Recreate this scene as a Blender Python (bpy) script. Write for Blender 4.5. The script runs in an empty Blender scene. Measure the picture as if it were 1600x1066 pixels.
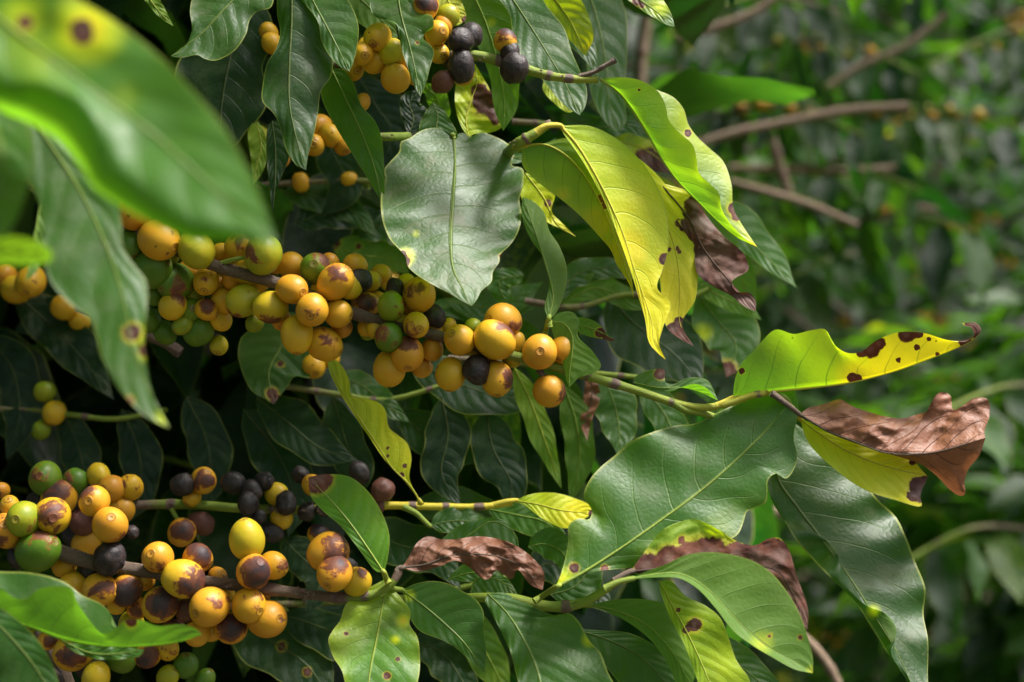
import bpy, math, random
import numpy as np
from mathutils import Vector, Matrix, noise as mnoise

random.seed(7)
RNG = np.random.default_rng(11)
PI = math.pi
S = bpy.context.scene
COL = S.collection

# ------------------------------------------------------------------ camera, world, sun, exposure
CAMZ = 1.30
FOCUS = 0.556
cam_d = bpy.data.cameras.new('camera')
cam = bpy.data.objects.new('camera', cam_d)
COL.objects.link(cam)
cam.location = (0, 0, CAMZ)
cam.rotation_euler = (PI / 2, 0, 0)
cam_d.lens = 50
cam_d.sensor_width = 36
cam_d.clip_start = 0.02
cam_d.clip_end = 600
cam_d.dof.use_dof = True
cam_d.dof.focus_distance = FOCUS
cam_d.dof.aperture_fstop = 7.2
cam_d.dof.aperture_blades = 0
S.camera = cam
S.render.resolution_x = 1024
S.render.resolution_y = 682
S.render.engine = 'CYCLES'
S.cycles.max_bounces = 10
S.cycles.transparent_max_bounces = 8

SUN_EL, SUN_AZ = math.radians(63), math.radians(99)      # azimuth measured from +Y (away from camera) towards +X
W = bpy.data.worlds.new('World')
S.world = W
W.use_nodes = True
wn = W.node_tree.nodes
bg = wn['Background']
sky = wn.new('ShaderNodeTexSky')
sky.sky_type = 'NISHITA'
sky.sun_disc = False
sky.sun_elevation = SUN_EL
sky.sun_rotation = SUN_AZ
sky.air_density = 1.0
sky.dust_density = 5.0
sky.ozone_density = 1.0
W.node_tree.links.new(sky.outputs[0], bg.inputs[0])
bg.inputs[1].default_value = 0.085
sd = bpy.data.lights.new('sun', 'SUN')
sun = bpy.data.objects.new('sun', sd)
COL.objects.link(sun)
sd.energy = 3.2
sd.angle = math.radians(14)
sd.color = (1.0, 0.975, 0.93)
sdir = Vector((math.sin(SUN_AZ) * math.cos(SUN_EL), math.cos(SUN_AZ) * math.cos(SUN_EL), math.sin(SUN_EL)))
sun.rotation_euler = (-sdir).to_track_quat('-Z', 'Y').to_euler()
sun.location = (0, 0, 8)
S.view_settings.view_transform = 'Standard'
S.view_settings.look = 'None'
S.view_settings.exposure = 1.38
S.view_settings.gamma = 1.0

K = 36 / 50 / 1600.0
PX = K * FOCUS                       # metres per photo pixel in the plane of focus


def at(x, y, d):
    return np.array(((x - 800) * K * d, d, CAMZ - (y - 533) * K * d))


# ------------------------------------------------------------------ node helpers
class NT:
    def __init__(self, name):
        self.m = bpy.data.materials.new(name)
        self.m.use_nodes = True
        self.t = self.m.node_tree
        self.t.nodes.clear()

    def n(self, kind, **kw):
        o = self.t.nodes.new('ShaderNode' + kind)
        for k, v in kw.items():
            setattr(o, k, v)
        return o

    def put(self, sock, v):
        if v is None:
            return
        if isinstance(v, bpy.types.NodeSocket):
            self.t.links.new(v, sock)
        elif isinstance(v, (tuple, list)):
            sock.default_value = tuple(v) + (1,) * (len(sock.default_value) - len(v))
        else:
            sock.default_value = v

    def math(self, op, a, b=None, c=None, clamp=False):
        o = self.n('Math', operation=op, use_clamp=clamp)
        self.put(o.inputs[0], a)
        self.put(o.inputs[1], b)
        self.put(o.inputs[2], c)
        return o.outputs[0]

    def ss(self, x, a, b):                       # smoothstep
        o = self.n('MapRange', interpolation_type='SMOOTHSTEP')
        self.put(o.inputs[0], x)
        self.put(o.inputs[1], a)
        self.put(o.inputs[2], b)
        return o.outputs[0]

    def mix(self, f, a, b, mode='MIX'):
        o = self.n('Mix', data_type='RGBA', blend_type=mode)
        self.put(o.inputs[0], f)
        self.put(o.inputs[6], a)
        self.put(o.inputs[7], b)
        return o.outputs[2]

    def fmix(self, f, a, b):
        o = self.n('Mix', data_type='FLOAT')
        self.put(o.inputs[0], f)
        self.put(o.inputs[2], a)
        self.put(o.inputs[3], b)
        return o.outputs[0]

    def noise(self, vec, scale, detail=3, rough=0.5, dim='3D', w=None, dist=0.0):
        o = self.n('TexNoise', noise_dimensions=dim)
        self.put(o.inputs['Vector'], vec)
        self.put(o.inputs['Scale'], scale)
        self.put(o.inputs['Detail'], detail)
        self.put(o.inputs['Roughness'], rough)
        self.put(o.inputs['Distortion'], dist)
        if w is not None:
            self.put(o.inputs['W'], w)
        return o.outputs[0]

    def attr(self, name):
        return self.n('Attribute', attribute_name=name)

    def bump(self, h, strength, dist, nrm=None):
        o = self.n('Bump')
        self.put(o.inputs['Strength'], strength)
        self.put(o.inputs['Distance'], dist)
        self.put(o.inputs['Height'], h)
        if nrm is not None:
            self.put(o.inputs['Normal'], nrm)
        return o.outputs[0]

    def out(self, sh):
        o = self.n('OutputMaterial')
        self.t.links.new(sh, o.inputs[0])
        return self.m


def make_leaf_mat(name, dry=False):
    N = NT(name)
    uv = N.n('UVMap', uv_map='UVMap').outputs[0]
    sep = N.n('SeparateXYZ')
    N.put(sep.inputs[0], uv)
    u, vv = sep.outputs[0], sep.outputs[1]
    v = N.math('ABSOLUTE', N.math('SUBTRACT', N.math('MULTIPLY', vv, 2.0), 1.0))
    tc = N.n('TexCoord').outputs['Object']
    oi = N.n('ObjectInfo')
    rnd = oi.outputs['Random']
    ocol = N.n('SeparateColor')
    N.put(ocol.inputs[0], oi.outputs['Color'])
    tone = N.math('ADD', ocol.outputs[0], N.attr('tone').outputs['Fac'])
    dust = ocol.outputs[1]
    yel = N.attr('yel').outputs['Fac']
    brn = N.attr('brn').outputs['Fac']
    back = N.n('NewGeometry').outputs['Backfacing']
    n_big = N.noise(tc, 28, 3)
    n_mid = N.noise(tc, 95, 5, 0.62, dist=0.4)
    n_fine = N.noise(tc, 700, 3, 0.6)
    # lateral veins
    side = N.math('GREATER_THAN', vv, 0.5)
    t = N.math('SUBTRACT', N.math('MULTIPLY', u, 9.0), N.math('MULTIPLY', N.math('POWER', v, 1.35), 1.7))
    t = N.math('ADD', t, N.math('MULTIPLY', side, 0.35))
    t = N.math('ADD', t, N.math('MULTIPLY', N.math('SUBTRACT', n_big, 0.5), 0.5))
    ph = N.math('MULTIPLY', t, 2 * PI)
    c = N.math('COSINE', ph)
    fade = N.math('SUBTRACT', 1.0, N.math('POWER', v, 3.0), clamp=True)
    vein = N.math('MULTIPLY', N.ss(c, 0.975, 1.0), fade)
    mid = N.math('SUBTRACT', 1.0, N.ss(v, 0.012, 0.035))
    rim = N.ss(v, 0.962, 0.985)
    # net of small veins
    vo = N.n('TexVoronoi', feature='DISTANCE_TO_EDGE')
    N.put(vo.inputs['Vector'], tc)
    N.put(vo.inputs['Scale'], 420)
    net = N.math('MULTIPLY', vo.outputs['Distance'], 3.0, clamp=True)
    if dry:
        base = N.mix(N.ss(n_mid, 0.2, 0.8), (0.16, 0.058, 0.03), (0.36, 0.16, 0.085))
        base = N.mix(N.ss(n_big, 0.4, 0.65), base, (0.26, 0.1, 0.052))
        base = N.mix(N.math('MULTIPLY', N.math('MAXIMUM', vein, mid), 0.7), base, (0.07, 0.028, 0.018))
        base = N.mix(N.math('MULTIPLY', N.ss(n_fine, 0.55, 0.75), 0.35), base, (0.05, 0.02, 0.014))
        base = N.mix(N.math('MULTIPLY', tone, 0.8, clamp=True), base, (0.035, 0.014, 0.012))
        h = N.math('ADD', N.math('MULTIPLY', n_big, 1.6), N.math('MULTIPLY', N.math('MAXIMUM', vein, mid), -0.5))
        h = N.math('ADD', h, N.math('MULTIPLY', n_mid, 0.5))
        h = N.math('ADD', h, N.math('MULTIPLY', n_fine, 0.25))
        b = N.bump(h, 0.8, 0.0016)
        p = N.n('BsdfPrincipled')
        N.put(p.inputs['Base Color'], base)
        N.put(p.inputs['Roughness'], 0.52)
        N.put(p.inputs['Specular IOR Level'], 0.45)
        N.put(p.inputs['Normal'], b)
        tr = N.n('BsdfTranslucent')
        N.put(tr.inputs[0], N.mix(0.5, base, (0.5, 0.16, 0.04)))
        ms = N.n('MixShader')
        N.put(ms.inputs[0], 0.16)
        N.t.links.new(p.outputs[0], ms.inputs[1])
        N.t.links.new(tr.outputs[0], ms.inputs[2])
        return N.out(ms.outputs[0])
    # green base
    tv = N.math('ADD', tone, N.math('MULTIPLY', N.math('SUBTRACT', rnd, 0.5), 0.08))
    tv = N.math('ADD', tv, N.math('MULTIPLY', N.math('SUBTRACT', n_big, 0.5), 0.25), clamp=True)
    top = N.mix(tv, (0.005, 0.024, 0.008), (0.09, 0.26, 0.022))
    top = N.mix(N.math('MULTIPLY', N.ss(n_mid, 0.42, 0.7), 0.25), top, (0.06, 0.13, 0.03))
    top = N.mix(N.math('MULTIPLY', vein, N.math('MULTIPLY', N.ss(tv, 0.0, 0.3), 0.4)), top, (0.16, 0.27, 0.05))
    # yellowing, mottled between the veins
    ym = N.math('ADD', yel, N.math('MULTIPLY', N.math('SUBTRACT', n_big, 0.5), N.math('MULTIPLY', N.ss(yel, 0.0, 0.2), 0.7)))
    ym = N.math('SUBTRACT', ym, N.math('MULTIPLY', N.math('MULTIPLY', vein, N.ss(yel, 0.0, 0.3)), 0.1), clamp=True)
    yc = N.mix(N.ss(ym, 0.55, 1.0), (0.6, 0.72, 0.012), (0.93, 0.82, 0.016))
    top = N.mix(N.ss(ym, 0.12, 0.72), top, yc)
    top = N.mix(N.math('MULTIPLY', mid, 0.75), top, N.mix(N.ss(N.math('ADD', tv, yel), 0.0, 0.35), (0.03, 0.07, 0.02), (0.3, 0.4, 0.1)))
    top = N.mix(N.math('MULTIPLY', rim, 0.7), top, (0.42, 0.46, 0.08))  # yellowish margin; its pale colour also paints a highlight along the edge
    # dusty film and tan speckles
    top = N.mix(N.math('MULTIPLY', N.math('MULTIPLY', N.ss(n_mid, 0.45, 0.75), dust), 0.55), top, (0.34, 0.31, 0.22))
    top = N.mix(N.math('MULTIPLY', N.ss(n_fine, 0.66, 0.76), N.math('MULTIPLY', dust, 0.8)), top, (0.5, 0.46, 0.36))
    # small random necrotic specks
    sp = N.noise(tc, 150, 1, 0.4)
    speck = N.math('MULTIPLY', N.ss(sp, 0.79, 0.81), N.ss(N.math('ADD', yel, 0.3), 0.3, 0.5))
    bm = N.ss(N.math('ADD', brn, N.math('MULTIPLY', N.math('SUBTRACT', N.noise(tc, 210, 4, 0.65), 0.5), 0.5)), 0.44, 0.55)
    halo = N.ss(N.math('ADD', brn, N.math('MULTIPLY', N.math('SUBTRACT', n_mid, 0.5), 0.3)), 0.22, 0.5)
    lower = N.mix(0.62, top, (0.17, 0.27, 0.06))
    colr = N.mix(back, top, lower)
    colr = N.mix(N.math('MULTIPLY', halo, 0.5), colr, (0.75, 0.55, 0.04))
    bcol = N.mix(N.ss(n_mid, 0.35, 0.68), (0.07, 0.018, 0.012), (0.22, 0.075, 0.045))
    bcol = N.mix(N.math('MULTIPLY', N.ss(brn, 0.68, 0.9), 0.55), bcol, (0.26, 0.16, 0.13))
    bmask = N.math('MAXIMUM', bm, N.math('MULTIPLY', speck, 0.8))
    colr = N.mix(bmask, colr, bcol)
    h = N.math('ADD', N.math('MULTIPLY', N.math('MULTIPLY', c, fade), -0.16), N.math('MULTIPLY', net, 0.05))
    h = N.math('ADD', h, N.math('MULTIPLY', N.math('MULTIPLY', vein, -0.25), fade))
    h = N.math('ADD', h, N.math('MULTIPLY', mid, 0.4))
    h = N.math('ADD', h, N.math('MULTIPLY', n_mid, 0.13))
    h = N.math('ADD', h, N.math('MULTIPLY', n_big, 0.5))
    b = N.bump(h, 0.55, 0.0011)
    b2 = N.bump(N.math('ADD', net, n_fine), 0.07, 0.0004, b)
    p = N.n('BsdfPrincipled')
    N.put(p.inputs['Base Color'], colr)
    rg = N.fmix(back, N.math('ADD', 0.36, N.math('MULTIPLY', n_mid, 0.22)), 0.55)
    N.put(p.inputs['Roughness'], N.math('ADD', rg, N.math('MULTIPLY', bmask, 0.15)))
    N.put(p.inputs['Specular IOR Level'], N.fmix(back, 0.55, 0.3))
    N.put(p.inputs['Normal'], b2)
    trc = N.mix(N.math('POWER', tv, 0.6), (0.02, 0.15, 0.01), (0.33, 0.74, 0.02))
    trc = N.mix(N.ss(ym, 0.12, 0.72), trc, N.mix(N.ss(ym, 0.5, 1.0), (0.66, 0.88, 0.006), (0.98, 0.86, 0.008)))
    trc = N.mix(N.math('MULTIPLY', N.math('MAXIMUM', vein, mid), 0.35), trc, (0.06, 0.2, 0.01))
    trc = N.mix(bmask, trc, (0.05, 0.012, 0.004))
    tr = N.n('BsdfTranslucent')
    N.put(tr.inputs[0], trc)
    N.put(tr.inputs[1], b)
    ms = N.n('MixShader')
    N.put(ms.inputs[0], 0.46)
    N.t.links.new(p.outputs[0], ms.inputs[1])
    N.t.links.new(tr.outputs[0], ms.inputs[2])
    return N.out(ms.outputs[0])


def make_cherry_mat():
    N = NT('ripening_coffee_cherry')
    tc = N.n('TexCoord').outputs['Object']
    oi = N.n('ObjectInfo')
    oc = N.n('SeparateColor')
    N.put(oc.inputs[0], oi.outputs['Color'])
    ripe, spots, scar_on = oc.outputs[0], oc.outputs[1], oc.outputs[2]
    seed = N.math('MULTIPLY', oi.outputs['Random'], 50.0)
    blot = N.attr('blot').outputs['Fac']
    n1 = N.noise(tc, 130, 3, 0.5, '4D', seed)
    n2 = N.noise(tc, 420, 3, 0.6, '4D', seed)
    n3 = N.noise(tc, 1500, 2, 0.6, '4D', seed)
    r = N.math('ADD', ripe, N.math('MULTIPLY', N.math('SUBTRACT', n1, 0.5), 0.35), clamp=True)
    cr = N.n('ValToRGB')
    e = cr.color_ramp.elements
    e[0].position, e[0].color = 0.0, (0.075, 0.165, 0.008, 1)
    e[1].position, e[1].color = 1.0, (0.6, 0.26, 0.018, 1)
    for pos, cc in ((0.3, (0.21, 0.27, 0.01, 1)), (0.52, (0.5, 0.4, 0.012, 1)), (0.78, (0.62, 0.36, 0.015, 1))):
        el = e.new(pos)
        el.color = cc
    N.put(cr.inputs[0], r)
    col = cr.outputs[0]
    col = N.mix(N.math('MULTIPLY', N.ss(n3, 0.55, 0.8), 0.12), col, (0.5, 0.3, 0.1))
    # ring scar at +Z
    sep = N.n('SeparateXYZ')
    N.put(sep.inputs[0], tc)
    rad = N.math('SQRT', N.math('ADD', N.math('MULTIPLY', sep.outputs[0], sep.outputs[0]), N.math('MULTIPLY', sep.outputs[1], sep.outputs[1])))
    rad = N.math('ADD', rad, N.math('MULTIPLY', N.math('SUBTRACT', n2, 0.5), 0.0004))
    up = N.math('MULTIPLY', N.math('GREATER_THAN', sep.outputs[2], 0.0), scar_on)
    ring = N.math('SUBTRACT', 1.0, N.ss(N.math('ABSOLUTE', N.math('SUBTRACT', rad, 0.00155)), 0.0, 0.0003))
    disc = N.math('SUBTRACT', 1.0, N.ss(rad, 0.0012, 0.0016))
    dot = N.math('SUBTRACT', 1.0, N.ss(rad, 0.0003, 0.0006))
    m1 = N.math('MULTIPLY', N.math('ADD', N.math('MULTIPLY', ring, 0.75), N.math('MULTIPLY', disc, 0.35), clamp=True), up)
    col = N.mix(m1, col, (0.2, 0.085, 0.02))
    col = N.mix(N.math('MULTIPLY', N.math('MULTIPLY', dot, up), 0.7), col, (0.08, 0.03, 0.015))
    # brown-black blotches
    nb = N.noise(tc, 95, 4, 0.62, '4D', N.math('ADD', seed, 3.0), 0.6)
    bb = N.math('ADD', blot, N.math('MULTIPLY', N.math('SUBTRACT', nb, 0.5), 2.1))
    bb = N.math('ADD', bb, N.math('MULTIPLY', N.math('SUBTRACT', n2, 0.5), 0.25))
    s_edge = N.ss(N.math('ADD', bb, N.math('MULTIPLY', N.math('SUBTRACT', n3, 0.5), 0.22)), 0.38, 0.56)
    s_core = N.ss(bb, 0.54, 0.95)
    sn = N.noise(tc, 300, 2, 0.45, '4D', N.math('ADD', seed, 9.0))
    th = N.math('SUBTRACT', 0.8, N.math('MULTIPLY', spots, 0.22))
    spk = N.ss(N.math('SUBTRACT', sn, th), 0.0, 0.03)
    col = N.mix(N.math('MULTIPLY', N.ss(bb, 0.36, 0.47), 0.4), col, (0.5, 0.13, 0.015))
    col = N.mix(N.math('MAXIMUM', s_edge, N.math('MULTIPLY', spk, 0.85)), col, N.mix(n2, (0.1, 0.022, 0.012), (0.22, 0.075, 0.03)))
    col = N.mix(s_core, col, N.mix(n2, (0.022, 0.014, 0.02), (0.06, 0.035, 0.04)))
    p = N.n('BsdfPrincipled')
    N.put(p.inputs['Base Color'], col)
    N.put(p.inputs['Roughness'], N.math('ADD', 0.38, N.math('ADD', N.math('MULTIPLY', n2, 0.14), N.math('MULTIPLY', s_edge, 0.12))))
    N.put(p.inputs['Specular IOR Level'], 0.42)
    N.put(p.inputs['Subsurface Weight'], N.math('SUBTRACT', 0.3, N.math('MULTIPLY', s_edge, 0.28)))
    N.put(p.inputs['Subsurface Radius'], (1.0, 0.5, 0.08))
    N.put(p.inputs['Subsurface Scale'], 0.003)
    h = N.math('ADD', N.math('MULTIPLY', n1, 0.8), N.math('MULTIPLY', n2, N.fmix(s_edge, 0.12, 0.6)))
    h = N.math('ADD', h, N.math('MULTIPLY', n3, 0.05))
    h = N.math('ADD', h, N.math('MULTIPLY', N.math('MULTIPLY', ring, up), 0.35))
    N.put(p.inputs['Normal'], N.bump(h, 0.6, 0.0006))
    return N.out(p.outputs[0])


def make_dry_cherry_mat():
    N = NT('dried_black_cherry')
    tc = N.n('TexCoord').outputs['Object']
    oi = N.n('ObjectInfo')
    oc = N.n('SeparateColor')
    N.put(oc.inputs[0], oi.outputs['Color'])
    seed = N.math('MULTIPLY', oi.outputs['Random'], 50.0)
    n1 = N.noise(tc, 260, 4, 0.6, '4D', seed, 1.2)
    mp = N.n('Mapping')
    N.put(mp.inputs[0], tc)
    mp.inputs['Scale'].default_value = (1, 1, 0.25)
    n2 = N.noise(mp.outputs[0], 900, 4, 0.65, '4D', seed, 0.8)
    n3 = N.noise(tc, 2500, 2, 0.7, '4D', seed)
    col = N.mix(N.ss(n1, 0.35, 0.75), (0.012, 0.009, 0.011), (0.055, 0.036, 0.034))
    col = N.mix(N.math('MULTIPLY', N.ss(n2, 0.55, 0.75), 0.5), col, (0.13, 0.09, 0.075))
    col = N.mix(N.math('MULTIPLY', oc.outputs[0], 0.75), col, N.mix(n2, (0.12, 0.03, 0.022), (0.2, 0.075, 0.05)))
    p = N.n('BsdfPrincipled')
    N.put(p.inputs['Base Color'], col)
    N.put(p.inputs['Roughness'], 0.5)
    N.put(p.inputs['Specular IOR Level'], 0.4)
    h = N.math('ADD', N.math('MULTIPLY', n2, 0.55), N.math('ADD', n1, N.math('MULTIPLY', n3, 0.05)))
    N.put(p.inputs['Normal'], N.bump(h, 0.55, 0.0008))
    return N.out(p.outputs[0])


def make_stem_mat():
    N = NT('stem_bark')
    tc = N.n('TexCoord').outputs['Object']
    uv = N.n('UVMap', uv_map='UVMap').outputs[0]
    g = N.attr('green').outputs['Fac']
    nd = N.attr('node').outputs['Fac']
    mp = N.n('Mapping')
    N.put(mp.inputs[0], uv)
    mp.inputs['Scale'].default_value = (9.0, 40.0, 1)
    n1 = N.noise(mp.outputs[0], 3.0, 5, 0.65, '3D')
    n2 = N.noise(tc, 400, 4, 0.6)
    n0 = N.noise(tc, 60, 2)
    bark = N.mix(N.ss(n1, 0.35, 0.7), (0.085, 0.048, 0.032), (0.3, 0.22, 0.165))
    bark = N.mix(N.math('MULTIPLY', N.ss(n2, 0.55, 0.72), 0.5), bark, (0.33, 0.27, 0.21))
    grn = N.mix(N.ss(g, 1.0, 2.0), N.mix(n0, (0.14, 0.22, 0.02), (0.27, 0.34, 0.04)), (0.62, 0.5, 0.04))
    grn = N.mix(N.math('MULTIPLY', N.ss(n1, 0.58, 0.72), 0.3), grn, (0.2, 0.12, 0.05))
    col = N.mix(N.ss(N.math('ADD', g, N.math('MULTIPLY', N.math('SUBTRACT', n2, 0.5), 0.6)), 0.3, 0.7), bark, grn)
    oc = N.n('SeparateColor')
    N.put(oc.inputs[0], N.n('ObjectInfo').outputs['Color'])
    col = N.mix(N.ss(N.math('ADD', nd, N.math('MULTIPLY', N.math('SUBTRACT', n2, 0.5), 1.1)), 0.38, 0.68), col, N.mix(n2, (0.07, 0.035, 0.03), (0.24, 0.16, 0.13)))
    cc_ = N.n('CombineColor')
    for k_ in range(3):
        N.put(cc_.inputs[k_], oc.outputs[k_])
    col = N.mix(1.0, col, cc_.outputs[0], 'MULTIPLY')
    p = N.n('BsdfPrincipled')
    N.put(p.inputs['Base Color'], col)
    N.put(p.inputs['Roughness'], 0.55)
    N.put(p.inputs['Specular IOR Level'], 0.4)
    h = N.math('ADD', N.math('MULTIPLY', n1, N.fmix(N.math('MINIMUM', g, 1.0), 1.0, 0.2)), N.math('MULTIPLY', n2, 0.5))
    N.put(p.inputs['Normal'], N.bump(h, 0.7, 0.0012))
    return N.out(p.outputs[0])


def make_ground_mat():
    N = NT('plantation_soil')
    tc = N.n('TexCoord').outputs['Object']
    n1 = N.noise(tc, 1.6, 6, 0.6)
    n2 = N.noise(tc, 28, 5, 0.65)
    col = N.mix(n2, (0.04, 0.024, 0.015), (0.13, 0.08, 0.05))
    col = N.mix(N.ss(n1, 0.48, 0.62), col, N.mix(n2, (0.03, 0.06, 0.015), (0.1, 0.15, 0.04)))
    p = N.n('BsdfPrincipled')
    N.put(p.inputs['Base Color'], col)
    N.put(p.inputs['Roughness'], 0.9)
    N.put(p.inputs['Normal'], N.bump(n2, 0.8, 0.02))
    return N.out(p.outputs[0])


def make_hill_mat():
    N = NT('scrub_on_slope')
    tc = N.n('TexCoord').outputs['Object']
    n1 = N.noise(tc, 0.8, 6, 0.7)
    n2 = N.noise(tc, 6, 5, 0.7)
    col = N.mix(N.ss(n2, 0.4, 0.7), (0.012, 0.025, 0.01), (0.04, 0.1, 0.02))
    col = N.mix(N.ss(n1, 0.55, 0.7), col, (0.06, 0.045, 0.025))
    p = N.n('BsdfPrincipled')
    N.put(p.inputs['Base Color'], col)
    N.put(p.inputs['Roughness'], 0.8)
    N.put(p.inputs['Normal'], N.bump(n2, 1.0, 0.4))
    return N.out(p.outputs[0])


LEAF = make_leaf_mat('coffee_leaf')
DRY = make_leaf_mat('dried_coffee_leaf', dry=True)
CHERRY = make_cherry_mat()
BLACK = make_dry_cherry_mat()
STEM = make_stem_mat()
SOIL = make_ground_mat()


# ------------------------------------------------------------------ object helpers
def thing(name, label, cat, loc, group=None):
    o = bpy.data.objects.new(name, None)
    COL.objects.link(o)
    o.empty_display_size = 0.02
    o.location = Vector(tuple(float(c) for c in loc))
    o['label'] = label
    o['category'] = cat
    if group:
        o['group'] = group
    return o


def build(name, verts, faces, mat, parent=None, origin=None, smooth=True, uv=None, attrs=None, color=None):
    """verts in world space; origin = world position of the object"""
    verts = np.asarray(verts, dtype=np.float64)
    o0 = np.array(origin if origin is not None else verts.mean(0))
    me = bpy.data.meshes.new(name)
    me.from_pydata((verts - o0).tolist(), [], faces if isinstance(faces, list) else faces.tolist())
    me.materials.append(mat)
    if smooth:
        me.polygons.foreach_set('use_smooth', np.ones(len(me.polygons), dtype=bool))
    if uv is not None:
        lay = me.uv_layers.new(name='UVMap')
        idx = np.empty(len(me.loops), dtype=np.int32)
        me.loops.foreach_get('vertex_index', idx)
        lay.data.foreach_set('uv', np.asarray(uv, dtype=np.float32)[idx].ravel())
    for k, a in (attrs or {}).items():
        at_ = me.attributes.new(k, 'FLOAT', 'POINT')
        at_.data.foreach_set('value', np.asarray(a, dtype=np.float32).ravel())
    me.update()
    o = bpy.data.objects.new(name, me)
    COL.objects.link(o)
    if parent is not None:
        o.parent = parent
        pl_ = Vector((0, 0, 0))
        q = parent
        while q is not None:
            pl_ += q.location
            q = q.parent
        o.location = Vector(tuple(o0)) - pl_
    else:
        o.location = Vector(tuple(o0))
    if color is not None:
        o.color = tuple(color)
    return o


def pl(s):
    if not isinstance(s, str):
        return [tuple(p) for p in s]
    r = []
    for t in s.split():
        a = [float(c) for c in t.split(',')]
        r.append((a[0], a[1], a[2] if len(a) > 2 else 0.0))
    return r


def spline(pts, n):
    P = np.array(pts, dtype=float)
    if len(P) == 2:
        t = np.linspace(0, 1, n)[:, None]
        return P[0] * (1 - t) + P[1] * t
    d = np.linalg.norm(np.diff(P[:, :2], axis=0), axis=1)
    d = np.maximum(d, 1e-3) ** 0.5
    T = np.concatenate([[0], np.cumsum(d)])
    # dense centripetal Catmull-Rom (as cubic Hermite), then arc-length resampling
    m = np.zeros_like(P)
    for i in range(len(P)):
        if i == 0:
            m[i] = (P[1] - P[0]) / (T[1] - T[0])
        elif i == len(P) - 1:
            m[i] = (P[-1] - P[-2]) / (T[-1] - T[-2])
        else:
            a = (P[i] - P[i - 1]) / (T[i] - T[i - 1])
            b = (P[i + 1] - P[i]) / (T[i + 1] - T[i])
            w1, w2 = T[i + 1] - T[i], T[i] - T[i - 1]
            m[i] = (a * w1 + b * w2) / (w1 + w2)
    out = []
    for i in range(len(P) - 1):
        h = T[i + 1] - T[i]
        s = np.linspace(0, 1, 12, endpoint=False)[:, None]
        out.append((2 * s**3 - 3 * s**2 + 1) * P[i] + (s**3 - 2 * s**2 + s) * h * m[i] + (-2 * s**3 + 3 * s**2) * P[i + 1] + (s**3 - s**2) * h * m[i + 1])
    out.append(P[-1:])
    Q = np.vstack(out)
    L = np.concatenate([[0], np.cumsum(np.linalg.norm(np.diff(Q[:, :2], axis=0), axis=1) + 1e-6)])
    t = np.linspace(0, L[-1], n)
    return np.stack([np.interp(t, L, Q[:, k]) for k in range(3)], 1)


def blob(X, Y, s, k=1.0):
    r = np.zeros_like(X)
    if not s:
        return r
    for t in s.split():
        a = [float(c) for c in t.split(',')]
        q = 1 - 0.5 * np.hypot(X - a[0], Y - a[1]) / (a[2] * k)
        amp = a[3] if len(a) > 3 else 1.0
        r = np.maximum(r, np.clip(q, 0, 1) * amp)
    return r


def tube(name, pts, rad, parent, green=0.0, nodes=(), n=None, seg=10, d=None, label=None, lump=0.0, tint=(1, 1, 1)):
    """pts: photo pixel polyline (with depth d) or world points; rad in metres (list or number)"""
    if d is not None:
        P3 = [(x, y, z) for x, y, z in pl(pts)]
        n = n or max(12, 8 * len(P3))
        Q = spline(P3, n)
        W3 = np.array([at(x, y, d + z * PX) for x, y, z in Q])
    else:
        n = n or max(12, 8 * len(pts))
        Q = np.array(pts, float)
        t = np.linspace(0, len(Q) - 1, n)
        i = np.minimum(t.astype(int), len(Q) - 2)
        f = (t - i)[:, None]
        p0, p1, p2, p3 = Q[np.maximum(i - 1, 0)], Q[i], Q[i + 1], Q[np.minimum(i + 2, len(Q) - 1)]
        W3 = 0.5 * ((2 * p1) + (p2 - p0) * f + (2 * p0 - 5 * p1 + 4 * p2 - p3) * f**2 + (3 * p1 - p0 - 3 * p2 + p3) * f**3)
    u = np.linspace(0, 1, n)
    R = np.interp(u, np.linspace(0, 1, len(rad)), rad) if isinstance(rad, (list, tuple)) else np.full(n, rad)
    G = np.interp(u, np.linspace(0, 1, len(green)), green) if isinstance(green, (list, tuple)) else np.full(n, green)
    ND = np.zeros(n)
    Lw = np.linalg.norm(np.diff(W3, axis=0), axis=1).sum()
    for ik, k in enumerate(nodes):
        q_ = 0.5 + 0.5 * math.sin(ik * 7.3 + k * 41)
        g = (0.72 + 0.28 * q_) * np.exp(-(np.abs((u - k) * Lw) / (np.mean(R) * (0.85 + 0.7 * q_))) ** 3)
        ND = np.maximum(ND, g)
    R = R * (1 + 0.24 * ND)
    if lump:
        R = R * (1 + lump * np.sin(u * 37 + 1.3) * np.sin(u * 91))
    T = np.gradient(W3, axis=0)
    T /= np.linalg.norm(T, axis=1)[:, None] + 1e-12
    ref = np.array((0.13, 0.9, 0.41))
    A = np.cross(T, ref)
    A /= np.linalg.norm(A, axis=1)[:, None] + 1e-12
    B = np.cross(T, A)
    ang = np.linspace(0, 2 * PI, seg, endpoint=False)
    V = (W3[:, None, :] + R[:, None, None] * (np.cos(ang)[None, :, None] * A[:, None, :] + np.sin(ang)[None, :, None] * B[:, None, :]))
    V = V.reshape(-1, 3)
    F = []
    for i in range(n - 1):
        for j in range(seg):
            k = (j + 1) % seg
            F.append((i * seg + j, i * seg + k, (i + 1) * seg + k, (i + 1) * seg + j))
    F.append(tuple(range(seg)))
    F.append(tuple(reversed([(n - 1) * seg + j for j in range(seg)])))
    uvs = np.stack([np.repeat(u * Lw * 20, seg), np.tile(np.abs(np.linspace(-1, 1, seg)), n)], 1)
    o = build(name, V, F, STEM, parent, uv=uvs, attrs={'green': np.repeat(G, seg), 'node': np.repeat(ND, seg)}, color=tuple(tint) + (1,))
    if label:
        o['label'] = label
    return o


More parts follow.
